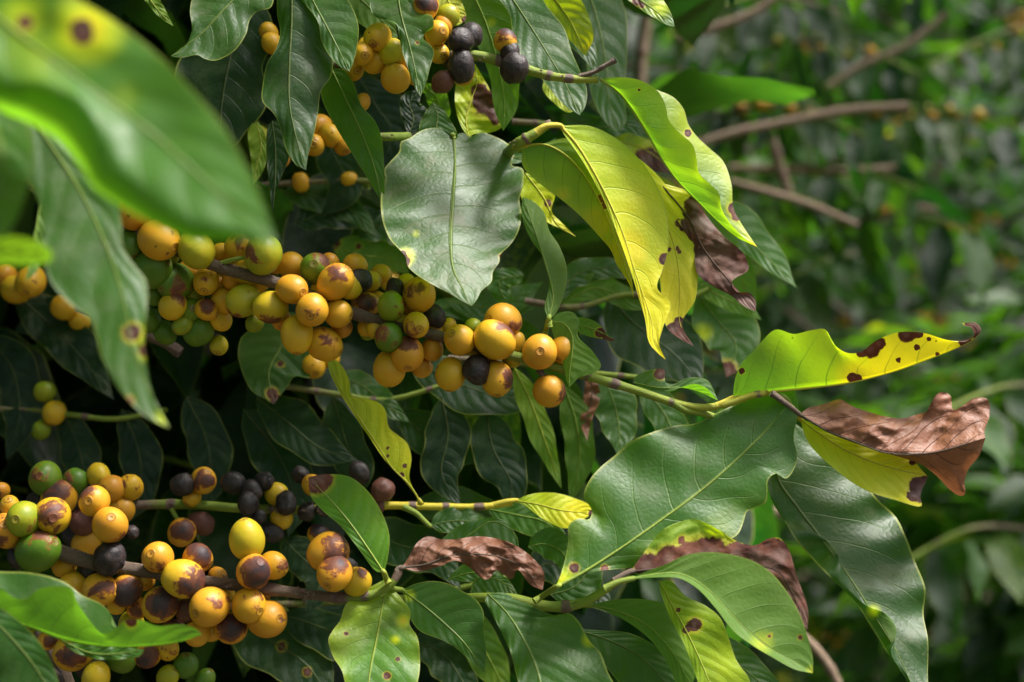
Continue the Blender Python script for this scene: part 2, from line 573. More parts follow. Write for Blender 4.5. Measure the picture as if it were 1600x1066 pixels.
def leaf(parent, d, M, A, B, face='top', fA=0, fB=0, ty=0.35, tx=0.0, wave=(3, 4), tone=0.2, dust=0.1,
         yel=(0, 0, 0), yb='', bb='', lines=(), mat=None, label=None, pet=None, nu=56, nv=22, name='leaf', arch=0.0, crum=0.0, edge=0.0, rib=None):
    Mp = pl(M)
    xc = sum(p[0] for p in Mp) / len(Mp)
    yc = sum(p[1] for p in Mp) / len(Mp)
    ctl = [(-1.0, [Mp[0]] + pl(A) + [Mp[-1]])] + [(v, [Mp[0]] + pl(q) + [Mp[-1]]) for v, q in lines if v < 0]
    ctl += [(0.0, Mp)] + [(v, [Mp[0]] + pl(q) + [Mp[-1]]) for v, q in lines if v > 0] + [(1.0, [Mp[0]] + pl(B) + [Mp[-1]])]
    cv = np.array([c[0] for c in ctl])
    C = np.stack([spline(c[1], nu) for c in ctl])          # nc, nu, 3
    vs = np.sin(np.linspace(-1, 1, nv + 1) * PI / 2 * 0.9) / math.sin(PI / 2 * 0.9)
    vs[nv // 2] = 0.0
    u = np.linspace(0, 1, nu)
    nc = len(cv)
    P = np.zeros((nv + 1, nu, 3))
    for i, v in enumerate(vs):
        k = int(np.clip(np.searchsorted(cv, v) - 1, 0, nc - 2))
        f = (v - cv[k]) / (cv[k + 1] - cv[k])
        # keep halves independent across the midrib; round over inside a half
        h = cv[k + 1] - cv[k]
        sl = (C[k + 1] - C[k]) / h

        def tang(j):
            if cv[j] in (-1.0, 1.0) or cv[j] == 0.0:
                return sl
            return ((C[j] - C[j - 1]) / (cv[j] - cv[j - 1]) + (C[j + 1] - C[j]) / (cv[j + 1] - cv[j])) / 2
        m0, m1 = tang(k), tang(k + 1)
        P[i] = (2 * f**3 - 3 * f**2 + 1) * C[k] + (f**3 - 2 * f**2 + f) * h * m0 + (-2 * f**3 + 3 * f**2) * C[k + 1] + (f**3 - f**2) * h * m1
    X, Y, Z = P[..., 0], P[..., 1], P[..., 2]
    V_, U_ = np.meshgrid(vs, u, indexing='ij')
    av = np.abs(V_)
    env = np.sin(PI * np.clip(U_, 0, 1)) ** 0.7
    Z = Z + ty * (yc - Y) + tx * (X - xc)
    Z = Z + np.where(V_ < 0, fA, fB) * av**1.15 * env
    Z = Z - arch * (1 - V_**2) * env
    ph = (Mp[0][0] * 0.37 + Mp[0][1] * 0.71)
    w, nw = wave
    Z = Z + w * av**1.6 * env * np.sin(2 * PI * nw * U_ + ph + np.where(V_ < 0, 0, 2.1) + 0.8 * np.sin(5 * U_ + ph))
    # slight irregularity of the whole blade
    Z = Z + 1.6 * np.sin(X * 0.045 + ph) * np.sin(Y * 0.06 + 1.7 * ph) * env
    if mat is None:
        for (ii, jj), _ in np.ndenumerate(Z):
            Z[ii, jj] += 5.5 * mnoise.noise(Vector((X[ii, jj] * .014, Y[ii, jj] * .014, ph))) * env[ii, jj]
    if crum:
        cz = np.zeros_like(Z)
        for (ii, jj), _ in np.ndenumerate(cz):
            q = Vector((X[ii, jj] * .013, Y[ii, jj] * .02, ph))
            cz[ii, jj] = 2.6 * mnoise.noise(q) + 1.3 * abs(mnoise.noise(q * 2.4)) + .5 * abs(mnoise.noise(q * 6.5))
        Z = Z + crum * 2.7 * cz * env
    if edge:
        Z = Z + edge * np.clip((av - 0.85) / 0.15, 0, 1) ** 2 * env
    D = d + Z * PX
    Wd = np.stack([(X - 800) * K * D, D, CAMZ - (Y - 533) * K * D], -1).reshape(-1, 3)
    idx = np.arange((nv + 1) * nu).reshape(nv + 1, nu)
    a, b, c, e = idx[:-1, :-1], idx[1:, :-1], idx[1:, 1:], idx[:-1, 1:]
    F = np.stack([a, b, c, e], -1).reshape(-1, 4)
    # orientation decided on side A
    hn = nv // 2
    x_, y_ = X[:hn + 1], Y[:hn + 1]
    ar = 0.0
    dx1, dy1 = x_[1:, :-1] - x_[:-1, :-1], y_[1:, :-1] - y_[:-1, :-1]
    dx2, dy2 = x_[1:, 1:] - x_[:-1, :-1], y_[1:, 1:] - y_[:-1, :-1]
    ar = float((dx1 * dy2 - dy1 * dx2).sum())
    front = ar < 0                    # counter-clockwise on screen (y down) => faces the camera
    if front != (face == 'top'):
        F = F[:, ::-1]
    YE = yel[0] + (yel[1] - yel[0]) * U_ + (yel[2] if len(yel) > 2 else 0) * av**2
    YE = np.maximum(YE, blob(X, Y, yb, .7) * 1.3)
    BR = blob(X, Y, bb)
    o = build(name, Wd, F, mat or LEAF, parent, origin=Wd.reshape(nv + 1, nu, 3)[nv // 2, 0],
              uv=np.stack([U_.ravel(), V_.ravel() * 0.5 + 0.5], 1),
              attrs={'yel': YE.ravel(), 'brn': BR.ravel(), 'tone': np.zeros(YE.size)}, color=(tone + (.14 if tone > .08 else 0), dust, 0, 1))
    if label:
        o['label'] = label
    # midrib as a raised ridge on the underside and top, petiole running into it
    mid = Wd.reshape(nv + 1, nu, 3)[nv // 2]
    yg = 1.0 + 0.9 * min(1, max(0, yel[0] + yel[1]) / 1.6) if mat is None else 0.0
    tn_ = min(1.0, .22 + 1.9 * tone + yel[0]) if mat is None else .6
    tn_ = (tn_ * .9, tn_, tn_ * .9)
    if rib is not None:
        yg, tn_ = 0.0, rib
    sel = mid[:int(nu * 0.93):3]
    if len(sel) > 3:
        L = np.linalg.norm(np.diff(mid, axis=0), axis=1).sum()
        tube('midrib', sel, [0.00045 * min(1.5, L / 0.07), 0.0003, 0.00012], o, green=yg, seg=6, n=40, tint=tn_)
    if pet:
        pp = pl(pet)
        D0 = d + (ty * (yc - Mp[0][1]) + tx * (Mp[0][0] - xc) + Mp[0][2]) * PX
        pts = [at(x, y, d + z * PX) for x, y, z in pp]
        pts.append(at(Mp[0][0], Mp[0][1], D0))
        pts.append(mid[2])
        tube('petiole', pts, [0.0015, 0.0011, 0.0010, 0.0008], o, green=yg, seg=8, n=24)
    return o


def qleaf(parent, d, M, wl, wr, prof=0.45, **kw):
    """leaf from a midrib and half widths in px"""
    Q = spline(pl(M), 13)
    T = np.gradient(Q[:, :2], axis=0)
    T /= np.linalg.norm(T, axis=1)[:, None]
    Nn = np.stack([T[:, 1], -T[:, 0]], 1)
    u = np.linspace(0, 1, 13)
    ww = np.sin(PI * u**0.8) ** 0.85
    ww[-2] *= 0.8
    ph = Q[0, 0] + Q[0, 1]
    j = 1 + 0.08 * np.sin(u * 17 + ph)
    A = [(Q[i, 0] + Nn[i, 0] * wl * ww[i] * j[i], Q[i, 1] + Nn[i, 1] * wl * ww[i] * j[i], Q[i, 2]) for i in range(1, 12)]
    B = [(Q[i, 0] - Nn[i, 0] * wr * ww[i] * j[i], Q[i, 1] - Nn[i, 1] * wr * ww[i] * j[i], Q[i, 2]) for i in range(1, 12)]
    return leaf(parent, d, M, A, B, **kw)


TH = np.array([0, .06, .12, .17, .22, .27, .33, .42, .55, .7, .85, 1.0, 1.15, 1.3, 1.45, 1.6, 1.75, 1.9, 2.05, 2.2, 2.4, 2.6, 2.8, 3.0, PI])
KIND = {'O': (0.9, 0.35), 'Y': (0.7, 0.2), 'L': (0.42, 0.3), 'G': (0.08, 0.15), 'D': (0.0, 0.1), 'K': (0, 0), 'R': (1, 0)}


def cherry(parent, x, y, r, kind='O', z=0, d=FOCUS, sc=None, bl=None, el=1.08, label=None):
    """sc = scar direction (dx, dy in picture, dz towards camera); bl = (dx, dy, dz, amount)"""
    D = d + z * PX
    c = at(x, y, D)
    R = r * K * D
    if sc is None:
        a = random.uniform(0, 2 * PI)
        k = random.uniform(0.3, 0.95)
        sc = (math.cos(a) * k, math.sin(a) * k, random.uniform(-0.3, 0.8))
    zc = Vector((sc[0], -sc[2], -sc[1])).normalized()
    q = zc.to_track_quat('Z', 'X')
    seg = 32
    ph = np.linspace(0, 2 * PI, seg, endpoint=False)
    th = TH[1:-1]
    drykind = kind in 'KR'
    sx, sy = (1.0, random.uniform(0.93, 0.99)) if not drykind else (1.0, random.uniform(0.86, 0.95))
    rr = np.ones_like(th)
    if not drykind:
        rr = rr - 0.035 * np.exp(-(th / 0.16) ** 2) + 0.012 * np.exp(-((th - 0.24) / 0.05) ** 2)
        rr = rr - 0.05 * np.exp(-((PI - th) / 0.3) ** 2)
    else:
        rr = rr + 0.03 * np.exp(-((th - 0.25) / 0.1) ** 2) - 0.05 * np.exp(-(th / 0.15) ** 2)
    T_, P_ = np.meshgrid(th, ph, indexing='ij')
    RR = np.repeat(rr[:, None], seg, 1)
    s1 = random.uniform(0, 6)
    RR = RR * (1 + 0.022 * np.sin(2 * P_ + s1) * np.sin(T_) + 0.016 * np.cos(3 * T_ + s1) + 0.012 * np.sin(3 * P_ + 2 * s1) * np.sin(T_))
    if drykind:
        for (ii, jj), _ in np.ndenumerate(RR):
            q3 = Vector((math.cos(P_[ii, jj]) * math.sin(T_[ii, jj]), math.sin(P_[ii, jj]) * math.sin(T_[ii, jj]), .45 * math.cos(T_[ii, jj]))) * 1.5 + Vector((s1 * 3, 0, 0))
            RR[ii, jj] *= 1 +   .13 * mnoise.noise(q3) - .06 * abs(mnoise.noise(q3 * 2.3)) - .02 * abs(mnoise.noise(q3 * 5))
    vx = RR * np.sin(T_) * np.cos(P_) * sx
    vy = RR * np.sin(T_) * np.sin(P_) * sy
    vz = RR * np.cos(T_) * el
    top0 = 0.965 * el
    V = np.vstack([[(0, 0, top0)], np.stack([vx, vy, vz], -1).reshape(-1, 3), [(0, 0, -el * 0.95)]]) * R
    nr = len(th)
    F = []
    for j in range(seg):
        k = (j + 1) % seg
        F.append((0, 1 + j, 1 + k))
        for i in range(nr - 1):
            F.append((1 + i * seg + j, 1 + (i + 1) * seg + j, 1 + (i + 1) * seg + k, 1 + i * seg + k))
        F.append((1 + (nr - 1) * seg + j, 1 + nr * seg, 1 + (nr - 1) * seg + k))
    nrm = V / (np.linalg.norm(V, axis=1)[:, None] + 1e-9)
    if bl is not None and not drykind:
        bd = q.inverted() @ Vector((bl[0], -bl[2], -bl[1])).normalized()
        dp = nrm @ np.array(bd)
        amt = bl[3]
        bt = 0.5 + (dp - math.cos(amt)) * 0.75
    else:
        bt = np.full(len(V), -1.0)
    me = bpy.data.meshes.new('cherry')
    me.from_pydata(V.tolist(), [], F)
    me.materials.append(BLACK if drykind else CHERRY)
    me.polygons.foreach_set('use_smooth', np.ones(len(me.polygons), dtype=bool))
    a_ = me.attributes.new('blot', 'FLOAT', 'POINT')
    a_.data.foreach_set('value', bt.astype(np.float32))
    o = bpy.data.objects.new('cherry', me)
    COL.objects.link(o)
    o.parent = parent
    o.location = Vector(tuple(c)) - parent.location
    o.rotation_mode = 'QUATERNION'
    o.rotation_quaternion = q
    rp, sp = KIND[kind]
    if kind in 'OYLG':
        rp = max(0, rp + random.uniform(-.17, .08))
    o.color = (rp, sp * random.uniform(0.5, 1.6), 1.0, 1)
    if kind == 'K':
        o['label'] = 'shrivelled black dried cherry'
    elif kind == 'R':
        o['label'] = 'dried reddish brown cherry'
    elif kind in 'GD':
        o['label'] = 'unripe green cherry'
    elif bl is not None and bl[3] > 0.8:
        o['label'] = 'yellow cherry turning black on one side'
    return o


def cherries(parent, d, rows):
    for r in rows:
        x, y, rad, kind = r[:4]
        z = r[4] if len(r) > 4 else 0
        sc = r[5] if len(r) > 5 else None
        bl = r[6] if len(r) > 6 else None
        cherry(parent, x, y, rad, kind, z, d, sc, bl, el=random.uniform(1.04, 1.2) if kind not in 'KR' else random.uniform(1.05, 1.25))


def bits(parent, d, x, y, n=7, size=5, z=0):
    """ragged dry bud scales where fruit stalks leave the stem"""
    V, F = [], []
    for k in range(n):
        a = random.uniform(0, 2 * PI)
        L = size * random.uniform(0.6, 1.5)
        c = (x + random.uniform(-4, 4), y + random.uniform(-4, 4))
        e = (c[0] + L * math.cos(a), c[1] + L * math.sin(a))
        zz = z + random.uniform(-14, 2)
        w = size * 0.25
        px_, py_ = -math.sin(a) * w, math.cos(a) * w
        i = len(V)
        V += [at(c[0] + px_, c[1] + py_, d + zz * PX), at(c[0] - px_, c[1] - py_, d + zz * PX), at(e[0], e[1], d + (zz - 3) * PX), at(c[0], c[1], d + (zz + 4) * PX)]
        F += [(i, i + 1, i + 2), (i, i + 2, i + 3), (i + 1, i + 3, i + 2), (i, i + 3, i + 1)]
    nv = len(V)
    build('bud_scales', V, F, STEM, parent, uv=np.zeros((nv, 2)), attrs={'green': np.full(nv, 0.15), 'node': np.ones(nv)}, smooth=False)


# ================================================================== setting
gv, gf = [], []
GN = 60
for i in range(GN + 1):
    for j in range(GN + 1):
        sx = (i / GN * 2 - 1)
        sy = (j / GN * 2 - 1)
        X, Y = 260 * sx * abs(sx) ** 1.5, 260 * sy * abs(sy) ** 1.5
        near = math.exp(-(X * X + Y * Y) / 400)
        gv.append((X, Y, 0.05 * near * math.sin(X * 1.7 + 1) * math.cos(Y * 1.3)))
for i in range(GN):
    for j in range(GN):
        a = i * (GN + 1) + j
        gf.append((a, a + GN + 1, a + GN + 2, a + 1))
g = build('ground', gv, gf, SOIL, origin=(0, 0, 0))
g['kind'] = 'structure'

HILL = make_hill_mat()
hv, hf = [], []
for i in range(81):
    for j in range(41):
        X = -70 + 140 * i / 80
        Y = 9 + 60 * (j / 40) ** 1.3
        t = min(1, (Y - 9) / 30)
        hgt = 17 * t ** .8 * (1 - .25 * t) + .5 * math.sin(X * .9 + 2) * math.cos(Y * .7) * t + .35 * mnoise.noise(Vector((X * .7, Y * .7, 0)))
        hv.append((X, Y, -.3 + hgt))
for i in range(80):
    for j in range(40):
        a = i * 41 + j
        hf.append((a, a + 41, a + 42, a + 1))
hl = build('hillside', hv, hf, HILL, origin=(0, 30, 0))
hl['kind'] = 'structure'

# ================================================================== main fruiting branch, in focus
D0 = FOCUS
A = thing('coffee_branch', 'long brown branch crowded with yellow cherries across the middle, ending in a green twig', 'branch', at(330, 415, D0), 'fruiting coffee branches')
tube('stem', '150,330,60 230,368,34 300,402,12 345,418,4 440,445,4 560,492,4 690,526,2 800,556,4 880,577,2 940,594 1000,612 1055,630 1100,637 1140,630 1175,618 1200,614', [0.0021, 0.0023, 0.0024, 0.0024, 0.0022, 0.0021, 0.0019, 0.0017, 0.0015, 0.0012], A, green=[0, 0, 0, 0, 0, 0, 0.1, 0.75, 1, 1.1, 1.4, 1.5], nodes=(0.155, 0.4, 0.58, 0.655, 0.71, 0.735, 0.775, 0.86, 0.985), d=D0, n=160, seg=14)
tube('twig', '1048,627 1070,640 1095,645,6 1118,652,16', [0.0018, 0.0015, 0.0013], A, green=[1, 1.2], d=D0)
for (x, y) in ((345, 415), (362, 424), (500, 478), (600, 510), (662, 520), (830, 566), (850, 580), (900, 585)):
    bits(A, D0, x, y)
tube('fruit_stalk', '345,412 365,406,-6 385,402,-10', [0.0012, 0.0008], A, green=0.8, d=D0)
tube('fruit_stalk', '842,578 850,592,-6 846,600,-10', [0.0014, 0.0008], A, green=0.3, d=D0)
cherries(A, D0, [
    (210, 332, 28, 'O', -6, (-.05, -.5, .8)), (248, 375, 31, 'O', -14, (.85, .35, .45)), (200, 384, 23, 'G', 8),
    (307, 391, 28, 'L', -16, (-.5, -.75, .5)), (238, 421, 31, 'D', 14, (.8, -.3, .4)), (274, 441, 28, 'G', 34, None, (.7, .2, .5, .55)),
    (214, 422, 16, 'L', 30), (322, 440, 21, 'O', 32, (0, .7, .7), (-.2, -.2, .9, .35)), (345, 393, 14, 'O', 44), (374, 385, 22, 'O', 18, None, (.5, -.3, .8, .3)),
    (411, 398, 31, 'L', -16, (.3, -.8, .2), (-.5, .1, .8, .2)), (388, 420, 25, 'Y', 24), (352, 470, 21, 'O', 50, None, (.1, -.1, .95, .3)),
    (323, 484, 18, 'O', 38, None, (.1, -.5, .85, .65)), (270, 478, 22, 'Y', 26, None, (.4, -.6, .7, .5)), (296, 486, 20, 'G', 50),
    (240, 460, 17, 'G', 44), (231, 500, 20, 'G', 62), (310, 517, 23, 'G', 60), (342, 540, 15, 'L', 80), (455, 415, 21, 'O', 42),
    (430, 410, 18, 'O', 48), (380, 470, 26, 'L', 12, (-.6, .5, .4), (-.5, .8, .3, .3)), (423, 480, 26, 'Y', -8, (-.9, 0, .3), (0, .9, .3, .45)),
    (456, 452, 24, 'O', -24), (494, 420, 26, 'G', 14, (0, -.2, .9), (.3, -.9, .3, .85)), (524, 441, 28, 'O', -22, (.6, -.6, .2), (.35, -.75, .55, .42)),
    (545, 446, 22, 'Y', -2), (562, 439, 20, 'K', 8), (555, 415, 18, 'O', 44), (577, 440, 17, 'Y', 40), (596, 428, 15, 'O', 60), (488, 484, 27, 'O', -42, (0, .38, .9), (.1, 0, .98, .32)),
    (528, 490, 22, 'O', -14, (.95, .2, .3)), (464, 523, 27, 'Y', -18, (.05, .9, .35)), (507, 538, 27, 'O', -2, (.8, .4, .2), (.35, 0, .9, .38)),
    (534, 512, 17, 'O', 26), (572, 475, 20, 'O', 34, None, (.2, 0, .95, .55)), (590, 470, 15, 'O', 52), (572, 512, 14, 'Y', 30), (600, 480, 12, 'O', 44),
    (617, 451, 17, 'K', 6), (634, 441, 14, 'Y', 18), (655, 461, 26, 'O', -4, (.2, -.8, .3), (-.4, -.6, .7, .42)), (611, 479, 22, 'L', -20, (.1, -.9, .3), (.9, -.3, .5, .42)),
    (607, 527, 23, 'G', -26, (.5, .5, .7), (-.2, -.5, .8, .2)), (650, 508, 21, 'O', -26, (.3, .3, .9), (-.6, .3, .7, .5)), (679, 494, 18, 'K', 4), (680, 514, 15, 'O', 18),
    (637, 553, 27, 'O', -14, (.05, .75, .6), (.1, -.8, .5, .22)), (608, 576, 27, 'O', 4, (0, .9, .1)), (675, 546, 18, 'O', 16), (588, 513, 16, 'Y', 10),
    (718, 531, 25, 'O', -18, (-.45, -.4, .8)), (739, 511, 14, 'L', 22), (786, 502, 29, 'O', 10, None, (.7, .4, .5, .25)), (773, 531, 31, 'O', -20, (.7, .5, -.3), (.72, -.5, .45, .36)),
    (806, 534, 15, 'O', 16), (704, 585, 25, 'O', 0, (-.05, .93, .25)), (746, 578, 24, 'K', -14), (776, 592, 27, 'O', 0, None, (.7, .1, .6, .5)),
    (843, 550, 29, 'O', -24, (.02, -.05, 1)), (880, 546, 23, 'O', 4), (858, 611, 25, 'O', -4, (.9, .5, .2), (.95, .2, .2, .3)), (902, 562, 14, 'O', 22), (575, 520, 12, 'L', 40),
    (190, 430, 19, 'G', 46), (262, 400, 17, 'L', 30), (295, 425, 18, 'O', 56), (340, 445, 17, 'O', 60), (365, 435, 18, 'O', 40), (300, 462, 18, 'L', 64), (345, 500, 17, 'O', 60), (258, 520, 18, 'D', 74), (285, 508, 15, 'L', 40), (205, 470, 18, 'G', 74),
    (360, 410, 16, 'O', 60), (405, 440, 17, 'O', 40), (440, 500, 16, 'O', 26), (398, 505, 15, 'L', 40), (515, 410, 15, 'O', 40), (640, 480, 15, 'O', 20), (625, 505, 16, 'Y', 12), (700, 510, 13, 'O', 20), (760, 560, 17, 'O', 16), (740, 540, 16, 'O', 14), (800, 560, 15, 'Y', 22), (660, 575, 15, 'O', 30), (500, 455, 17, 'Y', 22),
])
leaf(A, D0, '1145,622 1200,613 1270,606 1330,598 1400,580 1450,562 1500,542 1520,531 1533,517 1525,505 1503,505',
     '1148,595 1160,566 1177,549 1190,534 1212,515 1240,522 1268,516 1290,515 1300,535 1322,551 1345,550 1368,533 1400,520 1440,520 1482,532 1510,534 1522,524 1518,512 1505,508',
     '1160,616,20 1220,602,45 1290,560,70 1330,556,70 1400,556,50 1460,545,30 1505,538,10 1524,528,4 1528,515,3 1515,506,2', face='under', ty=-0.15, wave=(3, 3), fA=-16, fB=10,
     tone=0.7, yel=(0.1, 1.15, 0), yb='1340,590,60,.8 1400,560,70 1460,545,60', bb='1416,523,13 1436,522,7 1360,546,13 1374,537,10 1346,551,9 1332,591,9 1342,592,6 1508,533,10 1530,515,14 1521,506,14 1530,527,10 1159,580,5 1433,543,5 1404,563,4 1465,554,4 1451,530,4',
     pet='1120,634 1132,628', nu=90, nv=28, label='green and yellow leaf with brown blotches and upcurled brown tip')
leaf(A, D0, '990,598 1030,606 1065,606 1090,612 1122,626', '992,590 1003,582 1022,577 1038,578 1039,597 1052,600 1070,592 1090,590 1106,595 1116,612',
     '1010,608,8 1045,612,5 1068,604,-6 1085,600,-10 1103,606,-8 1118,622,-2', face='top', ty=.5, wave=(2, 3), tone=.35, dust=.4, bb='1032,584,9', fB=-6, label='small folded leaf lying along green twig')
# two halves of the small folded leaf by the last cherries
leaf(A, D0 - 0.004, '860,503 880,505 894,525 893,560 890,582 889,606', '862,515 872,545 880,570 884,590', '872,490 892,487 905,500 903,525 925,548 939,572 930,582 905,590 895,600', face='under',
     ty=.2, tx=-.2, wave=(1.5, 2), tone=.45, fA=8, fB=4, lines=((.55, '868,492 889,491 903,505 898,530 910,555 922,574 905,586 893,598'),), label='small twisted pale leaf over last cherries', pet='858,510 858,504')
leaf(A, D0 + 0.004, '893,508 920,512 942,521 962,532', '900,497 922,499 938,508 950,525', '905,520 925,527 943,530 952,533', ty=-.3, wave=(1, 2), tone=.55, bb='952,528,12 938,520,8 962,532,12', face='under', label='small leaf with brown pointed tip')
leaf(A, D0 + 0.003, '857,500 864,462 852,412 836,362 817,308', '851,482 858,445 850,405 828,372 815,335', '868,490 881,460 886,422 874,385 858,360 850,332 832,314', ty=.4, tx=.5, wave=(3, 3), tone=.3, dust=.3, fB=14, fA=10,
     pet='850,530 853,515', face='under', label='narrow grey green upright leaf', lines=((.5, '862,490 866,460 864,420 850,385 840,358 830,330 822,312'),))
leaf(A, D0 + 0.006, '1250,655 1310,697 1370,724 1450,745', '1278,664 1330,690 1390,708 1428,720 1437,731', '1262,690 1300,730 1350,765 1400,782 1440,791 1438,775', ty=.5, wave=(3, 3), tone=.7, yel=(.6, .95),
     bb='1440,765,20 1425,776,8 1447,756,12 1448,770,12 1425,722,5', face='top', label='bright yellow leaf with torn brown tip under dry leaf', pet='1215,618,10 1240,640')
leaf(A, D0 - 0.006, '1250,648 1290,672 1340,692 1385,708 1430,710 1470,705 1510,694 1540,684',
     '1262,638 1285,632 1300,627 1313,624 1330,634 1352,642 1380,650 1408,654 1432,648 1455,640 1459,622 1470,613 1485,618 1489,640 1505,634 1520,623 1543,624 1546,650 1538,675',
     '1290,674,6 1340,694,10 1395,711,16 1430,722,40 1452,732,60 1468,748,80 1485,766,95 1500,775,100 1508,772,90 1507,755,70 1512,735,50 1530,712,20', mat=DRY, face='under', ty=.45, wave=(7, 5), crum=3.6, tone=.02, fA=10, fB=16, nu=110, nv=40,
     pet='1205,614 1230,632', label='crumpled brown dead leaf curled at the twig end')
leaf(A, D0 + 0.004, '1240,660 1222,700 1214,745 1243,790 1275,832 1318,890 1358,950 1396,1010 1420,1060 1440,1110',
     '1232,668 1205,700 1199,745 1206,782 1228,817 1243,843,4 1275,880,8 1309,913,0 1338,943,4 1358,975,10 1388,1022,4 1415,1060 1428,1090',
     '1262,676 1278,694 1300,711 1328,722 1347,748 1371,780 1400,808 1416,840 1431,880 1446,920 1443,960 1450,1000 1450,1066 1455,1100', ty=.55, tx=.12, face='top', fA=4, fB=10, wave=(11, 6), tone=.14, dust=.45, nu=110, nv=36,
     lines=((-.72, '1232,668 1205,700 1201,745 1209,782 1229,815 1262,832,-6 1297,857,-6 1309,886,-6 1313,912,-3 1346,942,-6 1384,962,-8 1398,985,-6 1392,1021,-2 1420,1062 1432,1090'),),
     label='long dark green wavy leaf hanging at the right', pet='1205,616 1230,625', bb='1340,655,2', yb='1365,955,14,.6')

# ================================================================== twig of yellow leaves
B = thing('coffee_twig', 'short green twig carrying drooping bright yellow leaves and one dark brown leaf', 'branch', at(800, 228, D0))
tube('stem', '792,240,150 800,233,70 808,225,14 822,217 845,203 862,191', [0.0022, 0.0022, 0.0019, 0.0013], B, green=[.6, 1, 1.0, 1.1], nodes=(.45, .93), d=D0 - .002, n=60)
bits(B, D0, 802, 222, 5, 4)
bits(B, D0, 862, 190, 4, 3)
leaf(B, D0 - 0.008, '874,196 898,222 926,266 950,312 972,362 988,412 1003,456 1018,502 1022,532 1040,562',
     '880,208 908,248 936,298 958,348 978,402 994,452 1008,500 1014,535 1028,552', '922,197 962,216 1000,250 1026,290 1042,335 1044,385 1036,420 1027,450 1048,474 1036,512 1030,538', tx=.45, ty=.28, wave=(3, 2), fB=-8,
     tone=1, yel=(.48, 1.0), yb='985,390,60 1000,470,50 1005,260,30,.6', bb='1038,405,9 1001,308,2.5', nu=90, nv=28, label='large bright yellow green leaf drooping in front', pet='838,207 852,197', face='top')
leaf(B, D0 + 0.004, '905,210 960,242 1012,302 1046,362 1060,420 1062,470 1062,505 1084,541', '895,222 940,262 985,322 1015,382 1030,432 1035,480 1042,512 1066,532',
     '935,213 985,238 1035,282 1065,332 1085,380 1090,430 1086,470 1066,503 1072,525', tx=.3, ty=.25, wave=(3, 2), tone=.9, yel=(.75, 1.0), dust=.1, bb='1060,349,7 1066,356,6 1053,515,12 1062,505,10 1080,537,14 1066,525,12 1045,520,9 1046,390,4 1058,388,4 1062,395,3', nu=80, label='pale yellow leaf with brown tip behind the bright one')
leaf(B, D0 + 0.002, '818,228 850,226 880,240 905,264 930,302 950,345 966,388 980,428 990,466',
     '815,245 818,262 842,286 872,308 905,336 935,368 955,392 964,415 982,438', '852,224 884,216 908,228 926,262 946,305 962,345 977,395 988,440', face='under', ty=-.2, tx=-.1, wave=(2, 3), tone=.5, yel=(.15, .9, .25),
     yb='930,350,40 960,400,40 880,305,22,.8', bb='985,470,8 940,310,6 945,322,5', fA=-6, fB=12, label='folded leaf green on its face and yellow at its edge', pet='800,227 808,228', nu=80, lines=((-.5, '818,240 840,262 872,282 905,312 935,350 953,382 968,418 985,448'),))
leaf(B, D0 + 0.008, '1030,285 1075,340 1100,390 1130,428 1158,460 1180,487', '1040,312 1062,350 1082,385 1090,428 1112,446 1142,462 1162,478', '1048,290 1082,303 1106,340 1130,368 1163,398 1169,422 1150,434 1143,442 1151,456 1172,458 1181,472',
     face='top', tx=.2, ty=.3, wave=(6, 3), crum=2.0, tone=.7, yel=(1, 1), bb='1085,320,16 1100,350,38 1120,400,55 1140,430,50 1165,465,45 1130,380,40 1095,410,40', nu=80, rib=(.6, .5, .5), label='dark brown leaf with a yellow base and ragged tip')
leaf(B, D0 + 0.03, '820,270 850,310 870,350 900,370', '812,300 830,335 850,345', '850,272 868,300 862,330 880,350', tone=.5, yel=(.5, .9), bb='856,318,6 858,290,5', label='yellow leaf with dark margin spots hidden behind')

# ================================================================== glossy leaf branch
G = thing('coffee_branch', 'coffee branch behind the broad glossy green leaf above the main cherries', 'branch', at(700, 185, .575), 'leafy coffee branches')
tube('stem', '560,215,30 610,214,30 640,214,90 700,222,140 760,226,140 830,236,120', [.0018, .0019, .0016], G, green=[.5, 1, 1], nodes=(.3, .55), d=.575, n=60)
bits(G, .575, 612, 213, 5, 4)
leaf(G, D0 - 0.003, '709,212 711,260 707,320 704,380 708,420 722,450 737,478',
     '692,201 668,201 655,206 640,216 626,222 624,236 612,250 600,265 602,280 596,300 595,325 599,350 610,375 626,392 634,402 637,416 652,430 680,447 705,460 722,470',
     '724,208 735,214 752,207 772,213 792,224 803,240 800,258 817,264 818,285 812,312 815,335 810,362 797,383 782,398 780,410 770,425 768,440 752,455 745,468',
     ty=.82, tx=.36, wave=(5, 6), tone=.26, dust=.9, fA=5, fB=6, nu=100, nv=44, yb='634,402,16,.9 650,365,8,.5', bb='633,408,8 630,396,5 783,400,4', pet='704,224,140 707,212,118', label='broad glossy dark green leaf with a bitten yellow edge', face='top')  # dust film turned up so its grey paints a silvery sheen
leaf(G, .585, '676,160 684,182 682,200 690,230', '662,180 655,200 660,225', '692,170 705,190 715,215', ty=.5, tone=.15, dust=.5, label='small grey green leaf')
leaf(G, .60, '733,215 728,190 735,160 745,130 742,100', '722,200 712,170 712,135 722,110', '740,210 775,205 790,190 775,160 760,130', ty=.3, wave=(5, 3), tone=.6, yel=(.6, .6), dust=1.0, bb='760,160,22 750,145,14 775,185,10', label='withered half brown pale leaf', crum=2)
leaf(G, .60, '640,215 665,235 650,260 620,280', '650,205 690,230 670,270', '630,222 632,250 615,270', tone=.1, ty=.4)
qleaf(G, .60, '640,210 646,185 640,160 660,140', 18, 22, tone=.05, ty=.5, label='dark leaf standing up from the twig')
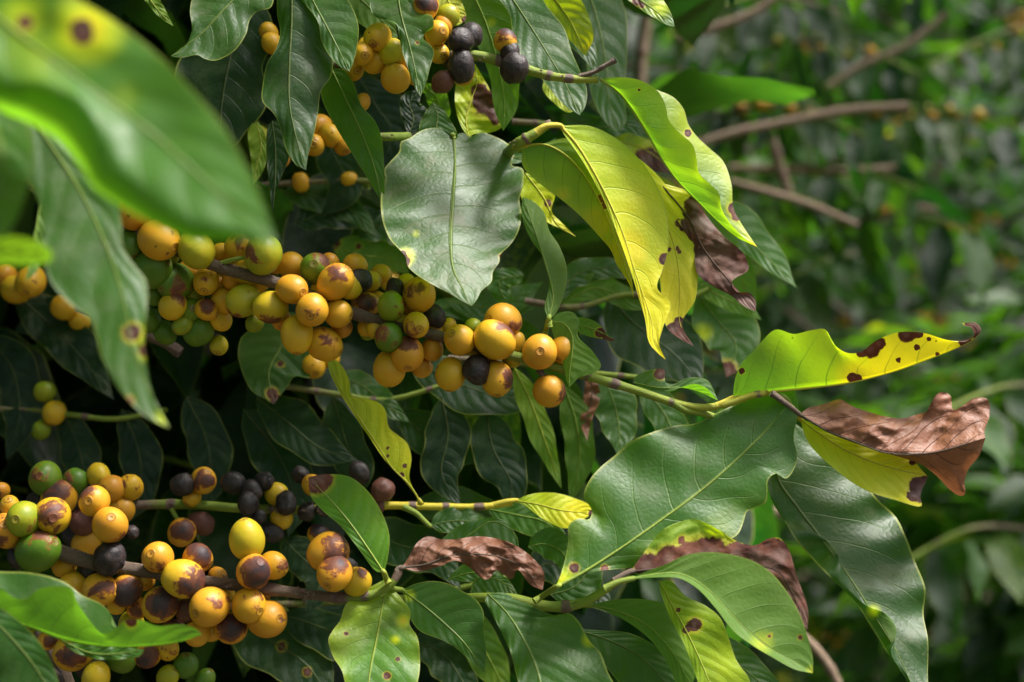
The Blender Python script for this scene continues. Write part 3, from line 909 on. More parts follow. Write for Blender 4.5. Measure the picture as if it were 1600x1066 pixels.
qleaf(G, .61, '690,200 680,150 650,130', 16, 18, tone=.7, ty=-.2, face='under', label='bright translucent leaf')
qleaf(G, .62, '715,215 790,245 840,240 870,215', 16, 10, tone=.3, ty=.6)

# ================================================================== top fruiting branch
T = thing('coffee_branch', 'upper coffee branch with black dried cherries ending in a long two sided drooping leaf', 'branch', at(740, 88, D0), 'fruiting coffee branches')
tube('stem', '480,110,90 560,98,60 640,92,40 700,88,20 740,87,6 780,95,2 820,108 860,119 900,124 935,125', [.0023, .0022, .0021, .0021, .0018, .0013], T, green=[0, 0, .3, .8, 1, 1.2, 1.3], nodes=(.52, .66, .74, .83, .9), d=D0, n=110)
for (x, y) in ((752, 92), (775, 88), (786, 95), (845, 112), (880, 120)):
    bits(T, D0, x, y, 7, 4)
tube('dead_stalk', '905,120 930,112,-4 945,103,-8 962,94,-10', [.0011, .0009, .001], T, green=0, nodes=(.6, .95), d=D0)
cherries(T, D0, [
    (590, 58, 22, 'O', 14, (-.2, .5, .7), (.1, .4, .9, .25)), (566, 84, 19, 'O', 8, (.3, .3, .9)), (585, 96, 20, 'O', 34), (575, 75, 18, 'O', 44), (612, 82, 22, 'Y', 22, (.4, .8, .3)), (618, 122, 24, 'O', 26),
    (566, 160, 13, 'O', 40), (634, 100, 20, 'O', 46), (552, 108, 18, 'O', 60), (665, 10, 21, 'O', -6, None, (.3, -.2, .9, 1.0)), (682, 52, 20, 'O', -2, (.5, 0, .8)), (686, 84, 16, 'O', 10, (.5, .3, .7)),
    (737, 55, 20, 'K', 10), (720, 64, 21, 'K', -16), (721, 103, 22, 'K', -16), (721, 113, 21, 'O', 2), (691, 128, 18, 'R', -8), (700, 25, 18, 'L', 40), (692, 40, 16, 'O', 36),
    (790, 65, 19, 'O', 2, None, (.1, -.9, .5, 1.15)), (797, 82, 17, 'K', -4), (803, 107, 23, 'K', -18), (705, 95, 14, 'K', 20), (650, 118, 16, 'O', 60)])
leaf(T, D0 - 0.002, '938,124 968,146 990,175 1012,210 1035,250 1060,285 1090,315 1120,345 1150,370 1183,386',
     '962,121 985,122 1006,128 1028,143 1040,165 1045,188 1062,208 1082,226 1088,245 1092,270 1110,288 1124,303 1127,325 1140,348 1160,370',
     '975,124,10 1030,142,24 1052,152,30 1068,170,34 1076,195,36 1088,212,34 1110,233,30 1130,252,26 1143,288,20 1146,325,12 1160,352,6', face='under', ty=.1, tx=.1, fA=-20, fB=10, wave=(4, 3), tone=.62, yel=(.18, .35, .25), yb='1183,386,20,.8', bb='1146,326,9 1150,338,7 1075,208,6 998,141,3', nu=110, nv=32,
     label='long wavy leaf with yellow margins drooping to a pale tip', lines=((-.55, '950,128 980,150 1005,178 1022,205 1045,235 1068,262 1095,292 1118,322 1142,352 1165,374'),))
leaf(T, .575, '770,-45 815,20 850,75 880,125 906,180', '765,-20 785,5 797,25 802,60 815,88 835,110 850,128 868,150 888,170', '830,-30 855,10 882,45 893,80 908,115 917,140 915,165', ty=.45, tx=.1, face='top', wave=(4, 3), tone=.2, dust=.4, label='blue green leaf shining behind the cherries', nu=70)
leaf(T, .585, '835,-45 868,0 895,40 915,88', '820,-20 842,10 862,35 892,65', '880,-35 908,0 922,30 927,60', face='under', ty=-.1, tone=.7, yel=(.4, .8), yb='916,75,14', wave=(3, 3), label='yellow green leaf hanging at the top')
leaf(T, .59, '720,-45 757,30 778,100 788,160 786,205', '690,-30 718,20 745,70 765,120 772,170', '770,-35 800,10 818,48 822,90 812,130 808,170 795,192', face='under', ty=0, tone=.55, yb='768,35,9,.7 790,60,6,.6', wave=(3, 3), nu=70, label='plain green leaf lit through from behind')
leaf(T, .58, '690,-30 705,10 728,32', '680,0 695,22 712,40', '705,-30 722,5 728,20', tone=.8, yel=(.9, .9), face='under', bb='728,32,7', label='small yellow leaf above black cherries')
leaf(T, .57, '955,-45 990,-8 1025,18 1054,42', '955,-25 985,3 1012,22 1040,38', '985,-40 1022,-15 1040,5 1050,25', ty=.7, tone=.5, dust=.7, yb='1030,10,25,.5', bb='995,2,7 1003,8,5', label='pale leaf tip at the top edge')
leaf(T, .66, '900,-60 930,20 945,90 950,150 965,208', '880,-40 900,30 915,90 925,150 945,190', '935,-50 975,10 980,80 975,150 978,190', ty=.5, tone=.2, dust=.4, label='blurred blue green leaf behind the upper branch')
leaf(T, .60, '850,125 872,150 900,172', '848,140 870,165 888,176', '865,125 885,145', tone=.8, yel=(.6, .8), face='under')
qleaf(T, .63, '810,-40 870,20 915,75 935,120', 26, 24, tone=.15, ty=.5, label='dark leaf behind the upper twig')

# ================================================================== leafy branch hanging from the upper left
H = thing('coffee_branch', 'upper left branch whose dark green leaves hang down beside the top cherries', 'branch', at(450, -60, .56), 'leafy coffee branches')
tube('stem', '230,-120,30 340,-80 450,-55 560,-50 640,-45', [.0022, .0018], H, green=.8, nodes=(.3, .6, .9), d=.565, n=50)
leaf(H, .545, '420,-60 385,-22 345,20 312,55 266,88', '365,-60 325,-20 302,-5 297,18 300,45 292,68 278,84', '450,-45 428,0 423,12 402,18 390,32 385,52 368,78 350,90 335,95 320,92 308,86 285,90', ty=.5, tx=.1, face='top', wave=(5, 4), tone=.2, dust=.55, nu=70, label='leaf with a hooked tip at the upper left')
leaf(H, .548, '455,-50 456,30 452,100 452,160 462,212 478,266', '438,-35 433,22 438,48 432,75 418,98 411,130 410,158 428,178 438,200 448,235 463,258', '482,-40 500,15 511,50 520,88 518,118 502,142 497,175 490,212 481,245', ty=.3, tx=.1, wave=(6, 4), tone=.1, dust=.3, fA=8, fB=8, nu=90, nv=32, face='top', label='long dark wavy leaf hanging in front of upper cherries')
leaf(H, .552, '465,-45 496,15 520,60 546,112', '445,-25 478,8 497,35 502,62 517,90 535,107', '515,-38 547,5 560,40 558,72 552,98', ty=.4, wave=(4, 3), tone=.28, dust=.3, face='top', label='smooth green leaf with pointed tip')
leaf(H, .562, '518,108 545,165 568,215 585,262 600,330', '505,118 502,150 520,190 545,232 572,275 592,310', '535,108 552,130 565,165 585,188 596,215 600,255 601,295', ty=.1, tx=-.3, wave=(4, 3), tone=.32, dust=0, face='top', nu=70, label='deep green leaf without dust')
leaf(H, .57, '425,188 430,230 430,280 426,335', '418,200 416,235 421,290', '440,190 452,215 452,245 440,275 430,305', ty=.3, wave=(3, 3), tone=.05, face='top', label='narrow dark leaf')
leaf(H, .546, '618,-42 626,20 640,72 650,115 657,151', '588,-30 578,5 585,25 605,32 619,38 624,60 630,85 642,120 650,140', '650,-30 652,5 657,20 675,25 677,42 664,52 661,60 674,72 678,82 672,105 664,135', ty=.5, tx=-.1, wave=(5, 4), tone=.2, dust=.7, nu=80, face='top', label='leaf with bitten edge over the yellow cherries', bb='652,67,3', lines=((-.7, '588,-30 579,5 586,24 606,31 620,37 626,60 632,85 643,120 651,140'),))
leaf(H, .61, '385,-10 362,80 348,150 340,240', '340,0 300,60 272,120 300,200', '415,10 428,60 410,105 420,145 412,175 385,205 370,225', ty=.3, wave=(5, 4), tone=.0, dust=.2, face='top', nu=60, label='very dark broad leaf in shade')
leaf(H, .56, '215,-40 235,0 252,22 271,41', '212,-20 232,8 250,28', '230,-40 248,-5 262,22', tone=.8, yel=(.3, .3), face='under', label='bright leaf tip at the top edge')
leaf(H, .575, '520,-50 555,-10 590,25 622,60', '500,-20 540,20 580,50 610,75', '560,-50 590,-10 615,30', tone=.2, ty=.2, face='under', label='green leaf tucked behind cherries')
leaf(H, .60, '400,185 408,230 402,255 395,290', '388,205 392,250', '412,205 418,240 410,270', tone=.9, yel=(.4, .4), face='under')
cherries(H, .60, [(490, 227, 18, 'O', 0, (.1, .1, 1)), (516, 212, 18, 'O', 10), (498, 198, 20, 'O', 24, None, (.5, .5, .5, .3)), (425, 68, 16, 'O', 30), (420, 50, 14, 'O', 40), (536, 226, 16, 'O', 20), (405, 215, 18, 'L', 60), (440, 250, 12, 'O', 80)])

# ================================================================== lower fruiting branch
C_ = thing('coffee_branch', 'lower knobbly branch with half black yellow cherries and fresh leaves at its end', 'branch', at(290, 900, .55), 'fruiting coffee branches')
tube('stem', '-60,815,20 20,842,12 90,862,4 150,880 230,893 290,905 350,912 430,922 490,930 545,934 585,928 612,912 625,890,6', [.0038, .0036, .003, .0026, .0024, .0022, .0021, .0018, .0013], C_, green=[0, 0, 0, 0, 0, 0, 0, 0, 0, .1, .9, 1], nodes=(.18, .33, .5, .69, .84, .9, .99), d=.548, n=130, seg=14, lump=.05)
for (x, y) in ((60, 850), (170, 888), (180, 880), (262, 898), (352, 905), (358, 912), (470, 922), (485, 928), (478, 935), (520, 930)):
    bits(C_, .546, x, y, 9, 6)
cherries(C_, .55, [
    (60, 861, 33, 'G', -34, (.75, -.4, .4), (.5, -.9, .3, .2)), (38, 811, 28, 'L', -40, (-.1, -.1, .95), (.7, .2, .6, .25)), (10, 829, 28, 'O', -30, (.2, -.4, .8), (-.3, .5, .8, .5)), (82, 806, 30, 'O', -26, (.3, 0, .8), (.1, -.2, .95, .72)),
    (172, 820, 28, 'O', -32, (.3, -.5, .8), (.2, .85, .4, .5)), (171, 873, 26, 'K', -30), (205, 832, 12, 'K', -6), (148, 783, 25, 'O', -16, (-.1, -.1, .95), (-.4, -.8, .5, .4)),
    (247, 871, 25, 'O', -30, (-.2, -.35, .9), (.2, .6, .6, .55)), (309, 872, 23, 'O', -6, None, (.2, -.5, .6, 1.1)), (286, 904, 30, 'O', -34, (.8, .3, -.3), (.65, .2, .6, .85)),
    (250, 945, 27, 'O', -20, None, (.5, -.3, .8, 1.0)), (156, 922, 26, 'O', -20, None, (.2, -.5, .8, .85)), (198, 921, 24, 'O', -8, None, (.2, .2, .9, 1.15)), (115, 913, 20, 'O', 0), (182, 944, 16, 'O', 10),
    (328, 948, 31, 'O', -38, (-.45, .15, .85), (.4, -.6, .65, .45)), (386, 843, 29, 'Y', -18, (-.1, -.95, .25)), (427, 884, 22, 'O', -6, (.9, .2, .3), (.9, .2, .4, .25)), (396, 893, 27, 'O', -34, None, (.3, -.05, .9, 1.15)),
    (513, 862, 31, 'O', -14, None, (.6, -.5, .5, 1.0)), (523, 896, 28, 'O', -36, None, (0, -.75, .6, .85)), (558, 909, 23, 'Y', -10, None, (.2, -.9, .3, .5)), (388, 946, 27, 'O', -30, (.7, .2, .6), (.5, -.75, .5, .5)),
    (417, 967, 31, 'O', -10), (362, 982, 25, 'O', 0, None, (.2, -.3, .9, .8)), (308, 989, 21, 'O', 4), (345, 925, 20, 'O', 26), (292, 955, 18, 'R', 0), (275, 940, 16, 'L', 24),
    (115, 1020, 29, 'O', 20, None, (.3, -.2, .9, .7)), (140, 1040, 22, 'K', 34), (150, 1060, 23, 'Y', -4), (75, 1000, 16, 'O', 30, None, (.5, 0, .8, .6)), (232, 1022, 21, 'O', 30, None, (.2, .3, .9, .8)), (262, 1014, 18, 'O', 36, None, (.2, .2, .9, .4)),
    (290, 1040, 20, 'D', 50), (262, 1057, 17, 'L', 36), (190, 1030, 22, 'G', 60), (205, 975, 20, 'L', 40), (320, 1062, 16, 'G', 60), (75, 1060, 22, 'K', 60), (225, 905, 17, 'O', 10), (340, 900, 14, 'O', 14), (270, 985, 18, 'R', 20), (215, 950, 17, 'O', 20, None, (.2, -.2, .9, .5)), (140, 890, 15, 'K', 4), (410, 925, 15, 'O', 6), (330, 985, 18, 'O', 24), (545, 885, 14, 'K', 6), (100, 885, 18, 'O', 14), (30, 870, 20, 'K', 10), (15, 790, 16, 'O', 0)])
tube('stem', '60,985,40 90,1030,30 115,1085,26', [.0026, .0024], C_, green=0, d=.56, lump=.05, nodes=(.5,))
leaf(C_, .545, '600,895 575,857 545,815 515,780 482,746', '606,872 608,835 596,800 575,768 548,746 520,741 500,742', '588,893 562,860 532,822 502,796 485,774', ty=.35, tx=-.2, wave=(3, 3), tone=.75, yel=(.25, .2), bb='492,752,19 502,748,17 480,742,15', face='top', nu=80, nv=28, label='fresh light green leaf with a brown burnt tip', pet='608,912 603,903')
leaf(C_, .54, '602,905 597,950 588,1000 578,1050 572,1110', '588,912 565,925 540,945 531,970 520,985 513,1000 520,1025 534,1048 545,1085', '612,918 630,938 642,956 640,975 652,995 656,1020 654,1060 640,1095', ty=.55, tx=.1, wave=(5, 4), tone=.7, yel=(.28, .22, .1), dust=.25, yb='630,970,14,.8 618,1000,10,.7', bb='605,1056,6 541,990,4 622,1030,4', face='top', nu=90, nv=32, label='fresh light green leaf hanging with yellow flecks')
leaf(C_, .552, '628,922 660,945 695,975 728,1008 757,1052', '632,935 638,960 655,985 690,1000 712,1012 738,1035', '650,912 676,908 700,912 725,925 742,935 755,955 756,985 760,1020', ty=.3, wave=(4, 3), tone=.35, face='top', nu=70, label='deep green pointed leaf', pet='604,918 615,920', yb='640,930,12,.5')
leaf(C_, .54, '628,887 665,882 705,868 745,866 785,872 820,890 848,922', '640,868 652,848 668,838 690,843 715,842 745,838 778,842 805,852 828,868 850,895', '655,893 685,886 712,876 735,888 755,905 765,904 775,892 800,905 808,890 830,915', mat=DRY, ty=.4, tx=0, wave=(7, 4), crum=4, tone=.28, face='top', nu=90, nv=32, label='shrivelled dark brown curled leaf', pet='622,892 624,888')
leaf(C_, .57, '690,865 735,835 770,815 805,835 812,860', '690,845 740,812 790,815', '720,870 770,860 800,870', tone=.35, ty=.5, face='top', label='small pale upright leaf')
qleaf(C_, .575, '700,905 740,895 775,905 800,925', 16, 14, tone=.4, dust=.4, ty=.6, label='small mottled leaf')

# ================================================================== lower right leafy branch
E = thing('coffee_branch', 'green branch end at the lower right with one huge dark leaf and folded bright leaves', 'branch', at(880, 948, .55), 'leafy coffee branches')
tube('stem', '700,935,60 760,934,30 800,936,12 840,945 880,948 915,940 945,922 965,908 985,900', [.0016, .0019, .0021, .002, .0017, .0013], E, green=[.9, 1, 1.1, 1, 1, 1.2], nodes=(.62, .9), d=.55, n=80)
bits(E, .55, 895, 944, 5, 4)
leaf(E, .545, '868,918 905,898 950,870 1030,815 1110,755 1180,690 1225,640 1243,611',
     '876,898 884,870 888,845 889,820 905,810 920,812 925,798 912,775 920,752 936,732 960,712 985,690 1020,675 1055,665 1085,662 1110,650 1140,636 1175,622 1205,612 1228,610',
     '895,905 930,893 955,890 1000,885 1050,870 1100,856 1135,845 1153,835 1162,815 1167,800 1182,793 1197,785 1199,768 1200,750 1212,740 1228,748 1240,735 1246,712 1240,685 1246,650 1246,625',
     ty=.42, tx=.06, wave=(10, 5), tone=.34, dust=.25, yel=(.28, 0, 0), face='top', fA=6, fB=8, nu=120, nv=48, bb='897,888,8 945,889,6', yb='880,905,25,.7 1095,760,2', label='huge dark green leaf with pale midrib pointing up right', pet='835,940 850,930')
leaf(E, .526, '985,893 1030,888 1070,876 1110,868 1150,876 1190,885 1215,892 1240,930 1262,985', '1000,872 1020,845 1038,826 1060,816 1084,811 1108,820 1130,832 1152,846 1180,852 1200,842 1218,841 1232,858 1245,900 1262,950',
     '1005,898 1050,900 1100,900 1150,905 1190,915 1215,925 1232,950', ty=.35, wave=(6, 4), tone=.75, yel=(.45, .8), bb='1010,885,22 1045,872,20 1080,875,30 1115,865,24 1150,868,22 1065,843,6 1100,870,30 1180,870,28 1205,880,40 1235,920,60 1255,970,50 1200,850,10 1218,870,30', crum=2.5, face='under', nu=90, nv=32,
     rib=(.5, .4, .4), label='yellow green leaf rotted brown along its midrib with twisted dry end', pet='960,908 975,898')
leaf(E, .514, '985,905 1022,898 1062,897 1098,915 1130,945 1162,980 1202,1012 1240,1032 1270,1052', '1005,895 1040,882 1070,868 1105,863 1140,866 1175,876 1203,893 1225,918 1245,950 1260,988 1270,1030',
     '1030,902 1062,904 1090,920 1118,950 1145,985 1175,1008 1205,1026 1242,1046', ty=.3, tx=.1, wave=(3, 3), fA=-6, fB=-18, tone=.55, yb='1190,1005,22,.7 1270,1050,12,.8', bb='1203,993,4 1250,996,4', face='under', nu=90, nv=32, label='bright green folded leaf curving down at the lower right', pet='945,920 965,910')
leaf(E, .545, '1030,908 1052,950 1075,992 1095,1035 1118,1090', '1032,925 1046,962 1068,1005 1082,1040 1098,1080', '1048,908 1072,932 1100,945 1125,965 1138,995 1150,1030 1172,1070', ty=.2, tx=.3, wave=(4, 3), tone=.75, yel=(.35, .45), bb='1085,976,11 1072,985,6 1060,953,4', face='top', nu=70, label='yellow green leaf with brown spots at the bottom')
leaf(E, .552, '920,946 965,955 1008,975 1045,1012 1082,1075', '945,955 985,975 1018,1002 1045,1040 1062,1075', '955,938 1000,936 1042,945 1052,962 1068,1000 1085,1040', ty=.1, wave=(3, 3), tone=.45, face='under', nu=60, label='green leaf seen from below', fB=14, pet='900,945 912,945')
leaf(E, .54, '762,928 792,958 818,1000 838,1045 852,1100', '758,938 770,962 782,985 798,1020 808,1060 820,1090', '785,926 815,938 842,952 868,962 888,958 905,972 920,1000 938,1020 950,1050 968,1095', ty=.6, wave=(6, 4), tone=.3, dust=.25, face='top', nu=80, nv=28, fA=4, label='glossy wavy leaf at the bottom middle', yb='920,1000,14,.5', lines=((-.6, '760,935 774,962 790,990 806,1022 818,1060 830,1090'),))
leaf(E, .56, '890,982 950,1000 1005,1030 1050,1080', '895,1000 940,1035 985,1080', '935,985 985,990 1030,1015 1072,1070', ty=.5, tone=.15, dust=.2, face='top', label='dark leaf under the branch')
leaf(E, .565, '1100,1000 1140,1030 1180,1060 1220,1100', '1095,1020 1130,1060 1170,1100', '1120,990 1165,1010 1200,1045 1240,1100', ty=.5, tone=.2, face='top', label='dusty green leaf at the bottom edge')
leaf(E, .57, '735,925 745,905 775,905 810,930', '738,912 760,898 790,902', '745,935 770,935 795,940', ty=.5, tone=.35, dust=.5)
qleaf(E, .585, '825,855 850,850 880,865 890,905', 28, 22, tone=.3, ty=.2, label='rounded green leaf behind the huge leaf')
qleaf(E, .60, '860,930 900,915 925,880 930,850', 26, 30, tone=.1, ty=.2)

# ================================================================== thin yellow branch behind
F_ = thing('coffee_branch', 'thin straight branch behind with black dried cherries', 'branch', at(480, 794, .60), 'fruiting coffee branches')
tube('stem', '-60,800,10 80,790 200,790 265,788 320,790 370,794 480,796 600,790 690,792 752,792 800,786', [.0021, .0020, .002, .0018, .0016, .0013], F_, green=[0, 0, 0, .05, .9, 1, 1.2, 1.6, 1.9, 2, 2], nodes=(.38, .56, .66, .76, .82, .88, .94), d=.605, n=120)
for (x, y) in ((266, 792), (388, 800), (430, 795), (480, 796), (500, 800)):
    bits(F_, .60, x, y, 8, 6)
tube('fruit_stalk', '268,795 274,806,-4 280,815,-8', [.0011, .0008], F_, green=.9, d=.60)
cherries(F_, .60, [
    (71, 748, 27, 'G', -8, (0, -.2, .8), (-.2, -.1, .95, .3)), (118, 752, 20, 'G', 0, None, (0, -.5, .8, .25)), (154, 743, 19, 'Y', 6, None, (-.5, -.5, .6, .3)), (175, 764, 22, 'O', -8), (204, 762, 20, 'O', 6, None, (.2, -.4, .9, .25)),
    (92, 780, 28, 'O', -12, None, (.1, -.5, .8, .85)), (190, 797, 21, 'O', 0, None, (-.2, -.8, .5, .4)), (2, 766, 13, 'O', 0, None, (0, .3, .9, .4)), (60, 785, 20, 'K', 10), (286, 757, 18, 'K', -12), (318, 751, 21, 'O', 4, None, (.2, -.1, .95, .65)), (300, 778, 14, 'O', 14),
    (364, 755, 18, 'K', -6), (412, 753, 16, 'K', 4), (394, 766, 17, 'K', -10), (388, 786, 19, 'K', -22), (432, 772, 18, 'Y', 10), (447, 787, 19, 'K', -16), (440, 810, 17, 'O', 6), (405, 808, 12, 'K', -14), (425, 832, 16, 'K', -6),
    (284, 832, 22, 'O', -8, None, (.3, -.3, .9, .75)), (314, 818, 19, 'R', 8), (488, 758, 17, 'O', 8), (562, 738, 16, 'K', 14), (598, 766, 19, 'R', 8), (498, 835, 17, 'O', 18, None, (.2, -.6, .6, 1.1)), (480, 800, 14, 'K', 6), (505, 795, 13, 'K', 10), (130, 815, 22, 'R', 14), (135, 848, 22, 'O', 28), (118, 838, 20, 'K', 40), (590, 790, 14, 'R', 20), (470, 742, 13, 'K', 24)])
leaf(F_, .585, '657,785 640,758 612,730 586,690 556,645 531,605 512,560', '640,748 643,715 636,692 622,680 608,668 602,640 590,628 568,622 550,618 545,592 528,565', '632,752 602,720 576,682 553,648 530,612 514,578', face='top', ty=.2, tx=.2, wave=(3, 3), tone=.8, yel=(.8, .5, .1), bb='606,700,3 632,728,4 605,713,3 628,742,4', nu=80, label='yellow green wavy leaf hanging between the two fruiting branches', pet='657,787 657,786')
leaf(F_, .588, '805,782 840,788 880,798 926,802', '830,772 866,770 902,780 922,790', '828,796 850,812 885,826 908,814', ty=.5, wave=(3, 2), tone=.8, yel=(.5, 1.0), yb='900,800,40', bb='926,803,6', nu=50, label='small yellow leaf at the thin twig end', pet='770,790 790,784')
leaf(F_, .60, '672,822 700,815 730,815 768,832', '680,805 705,792 735,795 758,812', '690,832 715,832 745,832', ty=.55, tone=.15, face='top', label='small dark glossy leaf', pet='630,792 650,802 664,815')
leaf(F_, .61, '760,795 810,805 850,815 890,845', '775,785 830,790 870,815', '775,812 820,835 860,845', tone=.4, ty=.3, face='top')

# ================================================================== foreground, out of focus
X1 = thing('coffee_branch', 'near coffee branch with huge blurred green leaf across the upper left corner', 'branch', at(-150, 40, .31))
tube('stem', '-420,-60 -260,-20 -150,0 -90,60 -60,160', [.0022, .0018], X1, green=1, d=.31)
leaf(X1, .315, '-150,-110 0,30 120,120 240,210 340,300 434,382',
     '-60,-140 60,-60 110,-10 172,28 240,80 300,140 350,200 385,260 412,322 426,358', '-160,0,40 -80,95,60 0,172,70 45,192,70 92,220,70 128,262,70 146,292,60 192,324,50 240,350,40 300,376,30 350,374,16 400,378', ty=.2, tx=0, face='top', wave=(2, 3), tone=.6, yel=(.12, 0, 0), dust=0,
     lines=((.74, '-160,-20 -80,70 0,143 60,152 112,180 145,235 160,270 200,300 250,335 310,362 370,365 410,374'),), yb='140,45,62,.85 40,30,50,.5 200,150,60,.3 60,90,90,.3', bb='127,48,20 40,36,12 258,92,4', nu=110, nv=44, label='huge blurred green leaf with yellow patch and red brown spots')
leaf(X1, .335, '-60,40 -10,180 5,260 2,376', '-110,60 -60,180 -45,280', '0,100 42,190 52,240 38,310 18,355', ty=.4, tone=.35, dust=.6, face='top', label='blurred pale leaf at the left edge')
X2 = thing('coffee_branch', 'near blurred leaf with a brown spot hanging down the left side', 'branch', at(-40, 392, .335))
tube('stem', '-260,380 -180,385 -60,60 -20,80,40', [.0024, .0024, .002], X2, green=1.2, d=.335)
leaf(X2, .335, '-180,385 -80,378 0,390 50,396 84,402', '-80,355 0,366 50,374 76,388', '-80,420 0,414 50,414 76,410', face='under', ty=-.3, tone=1, yel=(.35, .3), wave=(1, 2), label='blurred lime yellow leaf tip at the left edge')
leaf(X2, .40, '-20,90 60,200 120,290 160,370 188,450 212,560 264,669', '-20,150 10,230 50,290 66,340 70,400 80,440 110,475 142,500 152,530 160,560 190,612 225,648',
     '60,120 115,235 155,275 182,310 190,350 192,385 210,415 228,440 230,475 226,510 226,545 232,590 245,635', ty=.3, tx=.15, wave=(4, 3), tone=.3, dust=.3, face='top', nu=110, nv=36, lines=((-.75, '-10,140 35,230 60,290 70,340 75,400 88,445 122,475 154,495 162,530 172,575 196,612 232,650'),),
     yb='212,522,18,.7 228,555,14,.6 255,655,22,.5', bb='206,519,14 226,548,9 204,625,7,.8', label='blurred green leaf with brown spot tapering to a long tip')
leaf(X2, .45, '65,300 58,350 50,400 40,440', '60,330 50,380', '72,330 70,380 60,420', tone=.5, face='under')
X3 = thing('coffee_branch', 'near bright green folded leaf crossing the bottom left corner', 'branch', at(-60, 950, .48))
tube('stem', '-160,930 -60,945 -30,960', [.002, .0018], X3, green=1, d=.50)
leaf(X3, .475, '-40,962 40,978 100,1000 160,1010 225,1010 280,1003 316,992', '-30,915 0,919 22,934 40,936 60,921 88,916 112,920 119,938 130,956 146,978 160,990 176,985 200,968 222,970 245,978 280,976 302,980',
     '-30,890,20 0,893,25 40,894,30 78,901,34 105,912,34 128,930,30 158,944,26 174,962,18 176,978,10 220,985,6 280,990,4', face='under', ty=-.1, fA=-10, fB=10, wave=(3, 3), tone=.28, yb='205,975,12,.4', bb='205,970,9', nu=100, nv=32, label='bright green folded leaf with one brown spot on its edge')
leaf(X3, .49, '95,1000 140,1020 180,1022 226,1015', '110,1005 160,1008 200,1012', '110,1015 150,1030 190,1030 218,1025', tone=.25, ty=.3)
leaf(X3, .46, '-40,940 20,1000 60,1050 90,1110', '-60,980 -20,1040 20,1100', '0,950 45,985 78,1030 96,1090', ty=.2, tone=.12, face='top', label='dark blurred leaf in the corner')

# ================================================================== leaves and cherries deeper in the bush
def leafmesh_arrays(n, pos, dirs, size, nu=5, rng=RNG):
    """n drooping leaves as one vertex/face set. pos, dirs: (n,3); size: (n,)"""
    u = np.linspace(0, 1, nu)
    prof = np.sin(PI * u**0.85) ** 0.8 * 0.2
    prof[0] = prof[-1] = 0.004
    vv = np.array([-1.0, -0.5, 0.0, 0.5, 1.0])
    d = dirs / np.linalg.norm(dirs, axis=1)[:, None]
    rv = rng.normal(size=(n, 3))
    rv[:, 2] *= 0.35
    s = np.cross(d, rv)
    s = np.cross(d, np.cross(d, np.array((0, 0, 1.0)) + rv * 0.55))
    s = np.cross(s, d)
    s /= np.linalg.norm(s, axis=1)[:, None] + 1e-9
    nn = np.cross(s, d)
    flip = nn[:, 2] < 0
    s[flip] *= -1
    nn[flip] *= -1
    droop = rng.uniform(0.05, 0.3, n)
    ph = rng.uniform(0, 6, n)
    tone = rng.random(n)
    U, V = np.meshgrid(u, vv, indexing='ij')
    U, V = U.ravel(), V.ravel()
    W = np.interp(U, u, prof)
    wav = 0.035 * np.sin(U[None] * 11 + ph[:, None] + np.where(V > 0, 1.5, 0)[None]) * np.abs(V)[None] ** 2
    P = (pos[:, None, :] + size[:, None, None] * (U[None, :, None] * d[:, None, :] + (W * V)[None, :, None] * s[:, None, :]
         + ((0.06 * np.abs(V) * W / 0.2)[None] - droop[:, None] * U[None] ** 2 + wav)[:, :, None] * nn[:, None, :]))
    m = nu * 5
    idx = np.arange(m).reshape(nu, 5)
    q = np.stack([idx[:-1, :-1], idx[1:, :-1], idx[1:, 1:], idx[:-1, 1:]], -1).reshape(-1, 4)
    Fs = (q[None] + (np.arange(n) * m)[:, None, None]).reshape(-1, 4)
    uv = np.tile(np.stack([U, V * .5 + .5], 1), (n, 1))
    return P.reshape(-1, 3), Fs, uv, np.repeat(tone, m)


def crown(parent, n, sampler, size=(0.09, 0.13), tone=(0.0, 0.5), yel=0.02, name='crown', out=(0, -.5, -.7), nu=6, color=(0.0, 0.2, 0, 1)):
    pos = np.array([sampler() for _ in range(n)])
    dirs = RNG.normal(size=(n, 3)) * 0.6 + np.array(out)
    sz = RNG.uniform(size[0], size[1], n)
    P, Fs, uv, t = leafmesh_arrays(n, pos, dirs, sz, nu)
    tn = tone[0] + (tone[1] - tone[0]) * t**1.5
    m = len(P) // n
    yl = np.repeat(np.where(RNG.random(n) < yel, RNG.uniform(.4, 1, n), 0.0), m)
    # faces wound so the upper side carries the front
    a, b, c = P[Fs[0, 0]], P[Fs[0, 1]], P[Fs[0, 2]]
    return build(name, P, Fs[:, ::-1], LEAF, parent, uv=uv, attrs={'tone': tn, 'yel': yl, 'brn': np.zeros(len(P))}, color=color)


def pool_leaf_mesh(k):
    P, Fs, uv, t = leafmesh_arrays(1, np.zeros((1, 3)), np.array([[1.0, 0.0, -0.15]]), np.array([1.0]), 16)
    me = bpy.data.meshes.new('leaf')
    me.from_pydata(P.tolist(), [], Fs[:, ::-1].tolist())
    me.materials.append(LEAF)
    me.polygons.foreach_set('use_smooth', np.ones(len(me.polygons), dtype=bool))
    lay = me.uv_layers.new(name='UVMap')
    idx = np.empty(len(me.loops), dtype=np.int32)
    me.loops.foreach_get('vertex_index', idx)
    lay.data.foreach_set('uv', uv[idx].astype(np.float32).ravel())
    yl = me.attributes.new('yel', 'FLOAT', 'POINT')
    yl.data.foreach_set('value', np.full(len(P), [0, 0, 0, .1, 0, .2][k]).astype(np.float32))
    me.attributes.new('brn', 'FLOAT', 'POINT')
    me.attributes.new('tone', 'FLOAT', 'POINT')
    return me


POOL = [pool_leaf_mesh(k) for k in range(6)]
CH = None


